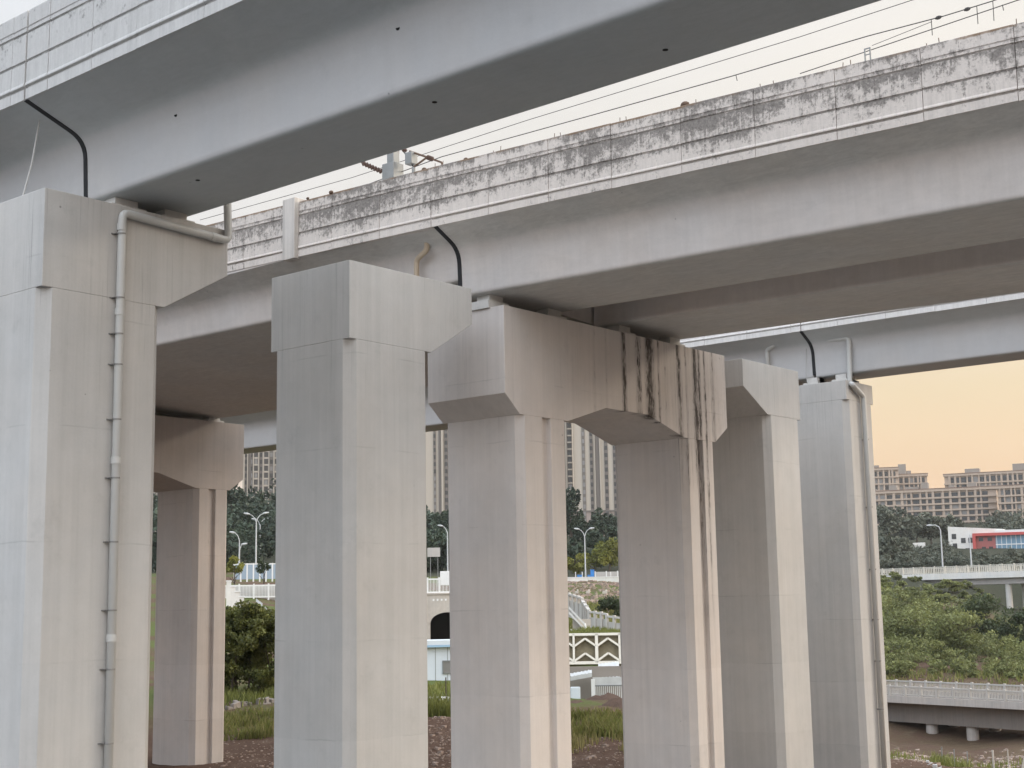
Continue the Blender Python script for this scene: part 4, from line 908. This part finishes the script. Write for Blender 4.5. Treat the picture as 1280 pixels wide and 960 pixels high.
# ------------------------------------------------------------------ tower blocks
def tower(px0, px1, dist, zb, zt, cols, label, depth=16, split=None, floor=3.0, turn=0.0):
    """cols: (fraction0, fraction1, kind) across the front; kind w window column, b balcony column, g dark recess, s pale shaft"""
    pc = (px0+px1)/2; o, rt, aw = facing(pc, dist, turn); W = (px1-px0)/F_PX*dist; A = o-rt*W/2
    t = thing('tower_block', o+UP*zb, label, 'tower block', 'tall residential towers')
    MB().obox(A+UP*zb, rt*W, aw*depth, UP*(zt-zb)).build('wall', 'towerw', t)
    if split: MB().obox(A-aw*.25-rt*.05+UP*zb, rt*(W+.1), aw*.24, UP*(split-zb)).build('base_wall', 'towerd', t); MB().obox(A-aw*.55-rt*.1+UP*split, rt*(W+.2), aw*.5, UP*.7).build('belt_course', 'towerg', t)
    n = int((zt-zb)/floor); cand = []
    for f0, f1, kd in cols:
        xa, w = W*f0, W*(f1-f0)
        if kd == 'g': MB().obox(A+rt*xa-aw*.5+UP*zb, rt*w, aw*.45, UP*(zt-zb)).build('recess_strip', 'towerg', t)
        elif kd == 's': MB().obox(A+rt*xa-aw*1.0+UP*zb, rt*w, aw*.95, UP*(zt-zb)).build('pilaster', 'towerw', t)
        else:
            MB().obox(A+rt*xa-aw*.42+UP*zb, rt*w, aw*.4, UP*(zt-zb)).build('window_bay', 'towerg', t)
            for i in range(n): cand.append((A+rt*(xa+w*.12)-aw*.56+UP*(zb+i*floor+(.7 if kd == 'b' else .8)), w*.76, (2.0 if kd == 'b' else 1.7), i))
            if kd == 'b':
                for i in range(n): cand.append(('slab', A+rt*(xa-.05)-aw*.75+UP*(zb+i*floor+.02), w+.1, i))
    wins = [c for c in cand if c[0] != 'slab']; slabs = [c for c in cand if c[0] == 'slab']
    vis = sorted(wins, key=lambda c: abs(c[0].z-(Z(pc, 600, dist))))
    proto = {}
    rest = MB()
    for j, (c, w, h, i) in enumerate(vis):
        if j < 100:
            key = (round(w, 2), h, j % 4 == 0)
            if key not in proto:
                proto[key] = MB().obox(Vector((0, 0, 0)), rt*w, aw*.1, UP*h).build('window', 'winp' if j % 4 == 0 else 'win', t, org=(0, 0, 0)); ob = proto[key]
            else: ob = proto[key].copy(); COL.objects.link(ob); ob.parent = t
            ob.location = c-t.location
        else: rest.obox(c, rt*w, aw*.1, UP*h)
    if rest.v: tag(rest.build('window', 'win', t), kind='stuff')
    sl = MB()
    vs = sorted(slabs, key=lambda c: abs(c[1].z-Z(pc, 600, dist)))
    pr = {}
    for j, (_, c, w, i) in enumerate(vs):
        if j < 100:
            kk = round(w, 2)
            if kk not in pr: pr[kk] = MB().obox(Vector((0, 0, 0)), rt*w, aw*.5, UP*.62).build('balcony', 'towerw', t, org=(0, 0, 0)); ob = pr[kk]
            else: ob = pr[kk].copy(); COL.objects.link(ob); ob.parent = t
            ob.location = c-t.location
        else: sl.obox(c, rt*w, aw*.5, UP*.62)
    if sl.v: tag(sl.build('balcony', 'towerw', t), kind='stuff')
    return t
TD = 600
tower(302.5, 350, TD, 28, 104, [(.0, .05, 's'), (.05, .11, 'w'), (.115, .135, 's'), (.14, .20, 'g'), (.21, .255, 'w'), (.262, .285, 's'), (.29, .39, 'b'), (.395, .42, 's'), (.43, .505, 'w'), (.51, .54, 's'), (.545, .655, 'b'), (.66, .68, 's'), (.685, .78, 'w'), (.785, .81, 's'), (.82, .92, 'b')], 'beige tower with three columns of open balconies behind the bare pier', floor=2.86)
tower(528, 572, TD, 28, 110, [(.35, .42, 'w'), (.49, .56, 'g'), (.57, .62, 's'), (.66, .76, 'w')], 'pale tower sliver with a dark window column beside the bare pier', split=Z(549, 645, TD))
tower(690, 719.5, TD+30, 26, 112, [(.35, .50, 'w'), (.56, .68, 'w'), (.69, .76, 's'), (.78, .98, 'b')], 'slim tower edge full of small windows against the grooved portal leg')
tower(720.5, 790, TD, 27, 114, [(0, .012, 's'), (.165, .22, 'w'), (.305, .36, 'w'), (.385, .40, 's'), (.405, .475, 'g'), (.48, .50, 's'), (.565, .63, 'w'), (.72, .8, 'w')], 'broad pale tower with paired dark window columns and a brownish base', split=Z(742, 640, TD), floor=3.05)
tower(186, 204, TD, 28, 106, [(.1, .35, 'b'), (.45, .65, 'w'), (.72, .92, 'b')], 'narrow tower seen as a sliver beside the downpipe pier', floor=2.9)

# ------------------------------------------------------------------ right-hand view
def slab_block(name, pxa, pxb, dist, ytop, ybot, nfl, bays, label, turn=0.0, roof=(), depth=12, winfr=.62, ends=.05, seed=1, group='apartment blocks on the hill'):
    pc = (pxa+pxb)/2; o, rt, aw = facing(pc, dist, turn); W = (pxb-pxa)/F_PX*dist; A = o-rt*W/2; zt = Z(pc, ytop, dist); zb = Z(pc, ybot, dist)
    t = thing(name, o+UP*zb, label, 'apartment block', group); rn = random.Random(seed); fh = (zt-1.3-zb)/nfl
    MB().obox(A+UP*(zb-8), rt*W, aw*depth, UP*(zt-zb+8)).build('wall', 'apt', t)
    MB().obox(A-rt*.4-aw*.8+UP*(zt-1.0), rt*(W+.8), aw*(depth+1.4), UP*1.0).build('parapet', 'apt', t)
    MB().obox(A-rt*.5-aw*.9+UP*zt, rt*(W+1), aw*(depth+1.6), UP*.28).build('roof', 'apt_roof', t)
    xs = [ends*W]; tot = 0; ws = [rn.uniform(.7, 1.5) for _ in range(bays)]; sw = sum(ws); u = ends*W; proto = {}
    for i in range(nfl):
        MB().obox(A-rt*.2-aw*.9+UP*(zb+i*fh-.12), rt*(W+.4), aw*.88, UP*.62).build('balcony_band', 'apt', t)
    for w in ws:
        bw = w/sw*W*(1-2*ends)
        for i in range(nfl):
            dark = rn.random() < .72; c = A+rt*(u+bw*.17)-aw*.1+UP*(zb+i*fh+.62); k_ = (round(bw, 3), dark)
            if k_ not in proto: proto[k_] = MB().obox(Vector((0, 0, 0)), rt*bw*.66, aw*.2, UP*(fh-.98)).build('window', 'win' if dark else 'winp', t, org=(0, 0, 0)); ob = proto[k_]
            else: ob = proto[k_].copy(); COL.objects.link(ob); ob.parent = t
            ob.location = c-t.location
        MB().obox(A+rt*(u-.2)-aw*.7+UP*zb, rt*rn.uniform(.3, 1.0), aw*.68, UP*(zt-zb-1)).build('pier_strip', 'apt', t)
        u += bw
    for f, w, h in roof: MB().obox(A+rt*W*f+aw*3+UP*zt, rt*w, aw*5, UP*h).build('roof_house', 'aptd', t)
    return t
slab_block('apartment_block', 1086, 1245, 600, 611.5, 662, 6, 17, 'long six-storey apartment block with horizontal balcony bands on the hill', -.10, ((.22, 3, 2.6), (.46, 2.6, 3.0), (.05, 4, 1.2), (.34, 5, 1.5), (.66, 2.2, 1.4), (.80, 3.2, 2.0)), seed=3)
slab_block('apartment_block', 1246, 1262, 612, 611, 664, 6, 2, 'narrow apartment wing joined to the end of the long balcony block', -.05, (), seed=4)
slab_block('apartment_block', 1078, 1129.5, 680, 585, 640, 6, 8, 'taller apartment block rising behind the long block, next to the drainpipe pier', .08, ((.02, 4.5, 2.6), (.42, 3.2, 1.6)), seed=5)
slab_block('apartment_block', 1130, 1166, 700, 592.5, 640, 5, 6, 'apartment block with a stepped roof house between its neighbours', .04, ((.10, 3.4, 5.2), (.36, 2.0, 2.0)), seed=6)
slab_block('apartment_block', 1195, 1300, 690, 590, 650, 6, 14, 'apartment block stretching to the picture edge behind the long block', -.10, ((.22, 6.4, 2.4), (.74, 6, 3.6)), seed=7)
slab_block('apartment_block', 1259, 1310, 585, 606, 665, 6, 8, 'apartment block at the picture edge, closer than the long one', -.14, (), seed=8)
# trees before the apartments
rn = random.Random(21)
labs = ['rounded grey-green tree by the drainpipe pier, below the long apartment block', 'broad grey-green tree under the first balcony bays', 'grey-green tree between the broad tree and the curved lamp', 'low grey-green tree touching the curved lamp', 'grey-green tree against the white building corner', 'squat tree in front of the pale garden wall', 'dense tree close to the drainpipe pier above the upper road bridge']
for i, (px, dd, h, rad) in enumerate(((1112, 430, 12, 5.5), (1130, 440, 11, 6), (1150, 445, 10.5, 6), (1168, 450, 10, 5.5), (1188, 455, 10.5, 5), (1128, 360, 6.5, 4.8), (1108, 345, 7, 4.8))):
    tree('hillside_tree', G(px, dd), h, rad, labs[i], 'leaf_far', 1500, .55, 80+i, 'grey-green trees below the apartments', .12)
mb = MB(); mb.a = []
for i in range(54):
    px = rn.uniform(1095, 1300); dd = rn.uniform(322, 352); g = G(px, dd); h = rn.uniform(2.2, 4.2); crown(mb, g+UP*h*.45, (h*.8, h*.8, h*.55), 260, .34, 900+i, 9, .15, rn.uniform(-.3, .35))
for i in range(60):
    px = rn.uniform(1110, 1192); dd = rn.uniform(352, 424); g = G(px, dd); h = rn.uniform(1.8, 3.2); crown(mb, g+UP*h*.4, (h, h, h*.55), 180, .36, 1100+i, 9)
for i in range(26):
    px = rn.uniform(1240, 1320); dd = rn.uniform(460, 560); g = G(px, dd); h = rn.uniform(5, 8); crown(mb, g+UP*h*.45, (h*.7, h*.7, h*.55), 200, .6, 960+i, 9)
tag(mb.build('roadside_hedge', 'leaf_far', fix=False), 'dark mass of roadside shrubs behind the upper road bridge', 'shrubs', kind='stuff')
# white building with red and blue front
o, rt, aw = facing(1247, 430, -.12); s = 430/F_PX; zb = Z(1247, 694, 430)-1
wb = thing('white_building', o+UP*zb, 'white two-storey building with a red frame and blue glass front', 'building')
X_ = lambda px: (px-1247)*s
def wbox(name, mat, pa, pb, ya, yb, d0, d1): return MB().obox(o+rt*X_(pa)+aw*d0+UP*Z(1247, yb, 430), rt*(X_(pb)-X_(pa)), aw*(d1-d0), UP*(Z(1247, ya, 430)-Z(1247, yb, 430))).build(name, mat, wb)
poly = [(X_(1195), zb), (X_(1226), zb), (X_(1258), zb), (X_(1258), Z(1247, 661.5, 430)), (X_(1195), Z(1247, 656, 430))]
MB().prism(poly, lambda p, k_: o+rt*p[0]+UP*p[1]+aw*(14*k_)).build('wall', 'whitewall', wb)
for pa, ya in ((1199, 665.5), (1209.5, 671), (1218, 671), (1199.5, 677.5), (1214, 684)): wbox('window', 'win', pa, pa+5.2, ya, ya+6.4, -.08, .2)
wbox('red_frame', 'red', 1223.5, 1320, 666, 669.5, -1.6, 4); wbox('red_frame', 'red', 1223.5, 1227, 669.5, 690, -1.6, 4)
wbox('red_wall', 'redwall', 1227, 1249, 669.5, 691, -.5, 6)
for pa in (1230, 1240): wbox('window', 'win', pa, pa+5, 671.5, 676, -.6, 0)
for pa in (1233, 1241): wbox('window', 'win', pa, pa+4.5, 683, 689, -.6, 0)
wbox('blue_front', 'blue', 1249, 1320, 669.5, 694, -.5, 8); wbox('roof_fascia', 'white', 1249, 1320, 663, 666, -1.4, 6)
for i in range(13): wbox('mullion', 'white', 1250+i*5.4, 1250.6+i*5.4, 669.6, 694, -.62, -.5)
wbox('mullion', 'white', 1249, 1320, 680.2, 681.4, -.66, -.5)
g = G(1152, 400); o, rt, aw = facing(1152, 400); tag(MB().obox(o-rt*1.5+UP*(Z(1152, 692, 400)), rt*3.2, aw*2, UP*2.9).build('garden_hut', 'whitewall', bevel=.04), 'small pale hut among the grey-green trees', 'hut')
# lamps by the upper bridge
def lamp2(px, dist, ytop, ybase, arm, label):
    o, rt, aw = facing(px, dist); zb, zt = Z(px, ybase, dist), Z(px, ytop, dist); g = o+UP*zb; t = thing('street_lamp', g, label, 'street lamp', 'street lamps')
    MB().tube([g-UP*.5, g+UP*(zt-zb)*.6, g+UP*(zt-zb-1.2)], [.17, .13, .11], 8).build('pole', 'lampw', t); a = g+UP*(zt-zb-1.25)
    if arm:
        pts = [a, a-rt*.25+UP*.75, a-rt*1.0+UP*1.15, a-rt*1.7+UP*1.15]; MB().tube(pts, [.11, .1, .09, .08], 7).build('arm', 'lampw', t)
        MB().tube([pts[-1]+rt*.2, pts[-1]-rt*.3, pts[-1]-rt*1.0], [.1, .2, .11], 8).build('lamp_head', 'lampw', t)
    else: MB().tube([a, a+UP*1.2], [.11, .09], 8).build('pole_top', 'lampw', t)
lamp2(1180.5, 306, 655.5, 706, True, 'curved white lamp standing before the grey-green trees on the upper bridge')
lamp2(1216.6, 306, 668, 706, False, 'plain white pole in front of the white building')
# ---- road bridges
def road_bridge(pl, pr, dl, dr, z_rail, z_deck, z_slab, z_gird, width, label, post=2.0, rail_h=1.0, cols=(), zcol=0, dark=False, rm='railp', sm='slabp', gm='girder_worn', ext=1.5, balus=.17, far_post=True):
    A, B_ = at(pl, 740, dl), at(pr, 740, dr); A.z = B_.z = 0; d = B_-A; L0 = d.length; d /= L0; A = A-d*L0*.8; B_ = B_+d*L0*.35; L = (B_-A).length; nn = Vector((-d.y, d.x, 0))
    if nn.dot(A) < 0: nn = -nn
    t = thing('road_bridge', A.lerp(B_, .5)+UP*z_gird, label, 'road bridge', 'road bridges in the valley')
    MB().obox(A+UP*z_slab, d*L, nn*width, UP*(z_deck-z_slab)).build('deck_slab', sm, t)
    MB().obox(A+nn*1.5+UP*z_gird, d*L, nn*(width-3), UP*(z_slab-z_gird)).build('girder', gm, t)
    MB().obox(A+nn*.5+UP*z_deck, d*L, nn*(width-1), UP*.004).build('carriageway', 'asphalt', t)
    for off in (0.05, width-.25):
        P = A+nn*off+UP*z_deck; n = int(L/post); b = MB()
        b.obox(P+UP*(rail_h-.14), d*L, nn*.16, UP*.14); b.obox(P+UP*.08, d*L, nn*.14, UP*.12); m_ = int(L/balus)
        for i in range(m_): b.obox(P+d*(i*balus)+UP*.2+nn*.04, d*balus*.36, nn*.07, UP*(rail_h-.34))
        rl = b.build('railing', rm, t, fix=False)
        for i in range(min(n, 100)):
            MB().obox(P+d*(i*post)-nn*.04, d*.2, nn*.24, UP*(rail_h+.1)).build('railing_post', rm, rl)
    for px in cols:
        dd = ray(px, 740); # find the distance along the bridge at this bearing
        az = math.atan2(dd.y, dd.x); best = min((abs(math.atan2((A+d*s_).y, (A+d*s_).x)-az), s_) for s_ in [L*i/400 for i in range(401)])[1]
        for off in (2.3, width-2.6):
            c = A+d*best+nn*off; MB().tube([c+UP*zcol, c+UP*(z_gird+.004)], .6, 14).build('column', sm, t)
    return t
road_bridge(1112, 1280, 155, 145, -8.55, -9.65, -10.35, -12.4, 8.4, 'lower road bridge with a pale barred railing over the brown gully', cols=(1136, 1186), zcol=-16, gm='weather_shade')  # girder colour darkened to stand in for the deck overhang's shadow
road_bridge(1112, 1280, 305, 286, 0, 5.05, 3.9, 2.75, 10, 'upper road bridge crossing behind the shrubby hillside', rm='cream', sm='whitewall', post=2.6, rail_h=1.35, cols=(1150, 1252, 1330), zcol=-8, balus=.42)
# wire mesh posts on the near dirt
for i, (px, dd, lean, lab) in enumerate(((1165, 92, 0, 'thin grey fence post standing in the weeds, close to the drainpipe pier'), (1180, 92, 0, 'grey fence post before the white bridge column'), (1196, 92, 0, 'grey fence post in the greenest weeds'), (1227.5, 88, 0, 'stout pale fence post on the brown bank'), (1260, 86, .42, 'leaning pale timber post on the brown bank'), (1246, 88, 0, 'short dark post beside the leaning timber'))):
    g = G(px, dd); o, rt, aw = facing(px, dd); tag(MB().tube([g-UP*.3, g+UP*.6+rt*lean*.5, g+UP*1.2+rt*lean], .035 if i not in (3, 4) else .06, 7).build('fence_post', 'galv' if i < 3 else 'stone'), lab, 'fence post', 'posts of the broken fence')
for i, (px, dd, s_) in enumerate(((1275, 74, .8), (1268, 76, .5), (1150, 57, .35), (1143, 60, .25), (1272, 90, .9))):
    o, rt, aw = facing(px, dd); p = G(px, dd); b = MB(); b.obox(p-UP*.1, rt*s_+UP*.12, aw*s_*.6, UP*s_*.28+rt*.06); b.obox(p+rt*s_*.2+UP*.05, rt*s_*.5, aw*s_*.5, UP*s_*.42); tag(b.build('rubble', 'debris', bevel=.03), ('pale rubble at the picture edge on the brown bank', 'small rubble lump next to the picture-edge rubble', 'white scrap on the earth by the drainpipe pier', 'smallest pale scrap on the earth by the drainpipe pier', 'rubble below the end of the lower bridge')[i], 'rubble', 'rubble by the gully')
# ---- shrub-covered hillside between the two road bridges
mb = MB(); mb.a = []; rn = random.Random(33)
for i in range(230):
    px = rn.uniform(1090, 1310); dd = 171+(rn.random()**1.3)*113; g = G(px, dd)
    if px > 1225 and dd > 235 and rn.random() < .8: continue
    h = rn.uniform(1.6, 3.6)*(1.25 if 182 < dd < 220 else .7 if dd < 182 else .5 if dd > 252 else 1); crown(mb, g+UP*h*.4, (h*rn.uniform(.6, 1.0), h*rn.uniform(.6, 1.0), h*.55), 330, .17*dd/190, 2000+i, 9, .15, rn.uniform(-.34, .30))
for i in range(34):
    px = rn.uniform(1095, 1300); dd = rn.uniform(185, 255); g = G(px, dd)
    if px > 1225 and dd > 225: continue
    h = rn.uniform(3.6, 5.6); crown(mb, g+UP*h*.42, (h*rn.uniform(.5, .7), h*rn.uniform(.5, .7), h*.5), 620, .17*dd/190, 2400+i, 14, .15, rn.uniform(-.42, .2))
tag(mb.build('hillside_scrub', 'leaf_hill', fix=False), 'thick green scrub covering the slope between the two road bridges', 'scrub', kind='stuff')
tl = ['dark tree standing out of the scrub under the white bridge columns', 'rounded dark tree low in the scrub near the drainpipe pier', 'bushy tree above the middle of the lower railing', 'dark tree at the picture edge above the lower railing', 'tree on the scrub crest against the upper bridge']
for i, (px, dd, h, rad) in enumerate(((1228, 205, 7.5, 3.6), (1135, 195, 5.5, 3.4), (1196, 190, 6.5, 4.0), (1275, 200, 6.5, 4.0), (1190, 270, 2.6, 3.0))):
    tree('hillside_tree', G(px, dd), h, rad, tl[i], ('leaf_tree', 'leaf_hill', 'leaf_hill', 'leaf_tree', 'leaf_hill')[i], 2600, .22, 120+i, None, .05, lobes=18)

# ------------------------------------------------------------------ evening haze over the valley
hz = MB().box((-1750, -1750, -60), (1750, 1750, 135)).build('haze', 'seal', org=(0, 0, 0)); tag(hz, 'thin warm evening haze lying over the whole valley', 'haze', kind='stuff')
hm = bpy.data.materials.new('haze'); hm.use_nodes = True; hn = hm.node_tree.nodes; hn.remove(hn['Principled BSDF'])
pv = hn.new('ShaderNodeVolumePrincipled'); pv.inputs['Color'].default_value = (.93, .92, .90, 1); pv.inputs['Density'].default_value = .00011; pv.inputs['Anisotropy'].default_value = .3
hm.node_tree.links.new(pv.outputs[0], hn['Material Output'].inputs['Volume']); hz.data.materials[0] = hm
# ------------------------------------------------------------------ sky and sun
SUN_AZ, SUN_EL = R_(-38), R_(14)
w = bpy.data.worlds.new('World'); scene.world = w; w.use_nodes = True; nt = w.node_tree; N = nt.nodes; Lk = nt.links
bg = N['Background']
sky = N.new('ShaderNodeTexSky'); sky.sky_type = 'NISHITA'; sky.sun_disc = False; sky.sun_elevation = SUN_EL; sky.sun_rotation = math.pi/2-SUN_AZ; sky.dust_density = 4; sky.air_density = 1.2
tc = N.new('ShaderNodeTexCoord'); sp = N.new('ShaderNodeSeparateXYZ'); Lk.new(tc.outputs['Generated'], sp.inputs[0])
def mth(op, a, b):
    o = N.new('ShaderNodeMath'); o.operation = op
    for i, v in enumerate((a, b)):
        if isinstance(v, (int, float)): o.inputs[i].default_value = v
        else: Lk.new(v, o.inputs[i])
    return o.outputs[0]
rp = N.new('ShaderNodeValToRGB'); Lk.new(sp.outputs[2], rp.inputs[0])
els = [(0, (1.0, .64, .40)), (.07, (1.0, .685, .43)), (.14, (1.0, .80, .53)), (.24, (1.0, .90, .77)), (.36, (1.0, .945, .87)), (.55, (.93, .96, 1.0)), (1, (.84, .92, 1.0))]
while len(rp.color_ramp.elements) < len(els): rp.color_ramp.elements.new(.5)
for e, (p_, c_) in zip(rp.color_ramp.elements, els): e.position = p_; e.color = (*c_, 1)
# thin veil of cloud brightening towards the zenith, cooler away from the sun
lum = N.new('ShaderNodeMapRange'); Lk.new(sp.outputs[2], lum.inputs[0]); lum.inputs[1].default_value = .40; lum.inputs[2].default_value = .95; lum.inputs[3].default_value = 9.8; lum.inputs[4].default_value = 19
nz = N.new('ShaderNodeTexNoise'); mp = N.new('ShaderNodeMapping'); Lk.new(tc.outputs['Generated'], mp.inputs[0]); mp.inputs['Scale'].default_value = (1.2, 1.2, 4.5); Lk.new(mp.outputs[0], nz.inputs['Vector']); nz.inputs['Scale'].default_value = 2.2; nz.inputs['Detail'].default_value = 6
cl = mth('ADD', mth('MULTIPLY', nz.outputs[0], .24), .88)
dot = N.new('ShaderNodeVectorMath'); dot.operation = 'DOT_PRODUCT'; Lk.new(tc.outputs['Generated'], dot.inputs[0]); dot.inputs[1].default_value = (math.cos(SUN_AZ), math.sin(SUN_AZ), 0)
cool = N.new('ShaderNodeMapRange'); Lk.new(dot.outputs['Value'], cool.inputs[0]); cool.inputs[1].default_value = .45; cool.inputs[2].default_value = -.7
mc = N.new('ShaderNodeMix'); mc.data_type = 'RGBA'; Lk.new(cool.outputs[0], mc.inputs[0]); Lk.new(rp.outputs[0], mc.inputs[6]); mc.inputs[7].default_value = (.79, .875, 1.0, 1)
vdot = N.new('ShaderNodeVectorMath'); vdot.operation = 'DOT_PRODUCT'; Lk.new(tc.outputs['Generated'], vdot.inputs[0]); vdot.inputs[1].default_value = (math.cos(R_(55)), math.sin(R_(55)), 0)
opp = N.new('ShaderNodeMapRange'); opp.interpolation_type = 'SMOOTHSTEP'; Lk.new(vdot.outputs['Value'], opp.inputs[0]); opp.inputs[1].default_value = .45; opp.inputs[2].default_value = -.35; opp.inputs[3].default_value = 1.0; opp.inputs[4].default_value = 2.3   # sky behind the viewer brightened, added to lift the concrete faces
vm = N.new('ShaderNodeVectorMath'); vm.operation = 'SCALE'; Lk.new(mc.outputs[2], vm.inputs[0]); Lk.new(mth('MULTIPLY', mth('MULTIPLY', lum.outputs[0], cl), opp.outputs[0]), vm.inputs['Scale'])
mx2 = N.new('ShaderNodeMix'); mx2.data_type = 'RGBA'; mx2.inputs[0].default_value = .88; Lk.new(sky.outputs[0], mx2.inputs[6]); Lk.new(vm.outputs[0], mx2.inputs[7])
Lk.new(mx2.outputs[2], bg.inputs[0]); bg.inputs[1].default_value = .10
sd = bpy.data.lights.new('sun', 'SUN'); sd.energy = 1.75; sd.angle = R_(16); sd.color = (1, .90, .78)
so = bpy.data.objects.new('sun', sd); COL.objects.link(so)
so.rotation_euler = Vector((math.cos(SUN_EL)*math.cos(SUN_AZ), math.cos(SUN_EL)*math.sin(SUN_AZ), math.sin(SUN_EL))).to_track_quat('Z', 'Y').to_euler()
vs_ = scene.view_settings; scene.display_settings.display_device = 'sRGB'; vs_.view_transform = 'Standard'; vs_.look = 'None'; vs_.gamma = 1; vs_.use_curve_mapping = False; vs_.exposure = 0.04
scene.render.engine = 'CYCLES'; scene.cycles.use_denoising = True; scene.cycles.max_bounces = 8; scene.cycles.volume_bounces = 0; scene.cycles.diffuse_bounces = 5; scene.cycles.use_adaptive_sampling = True; scene.cycles.adaptive_threshold = .015
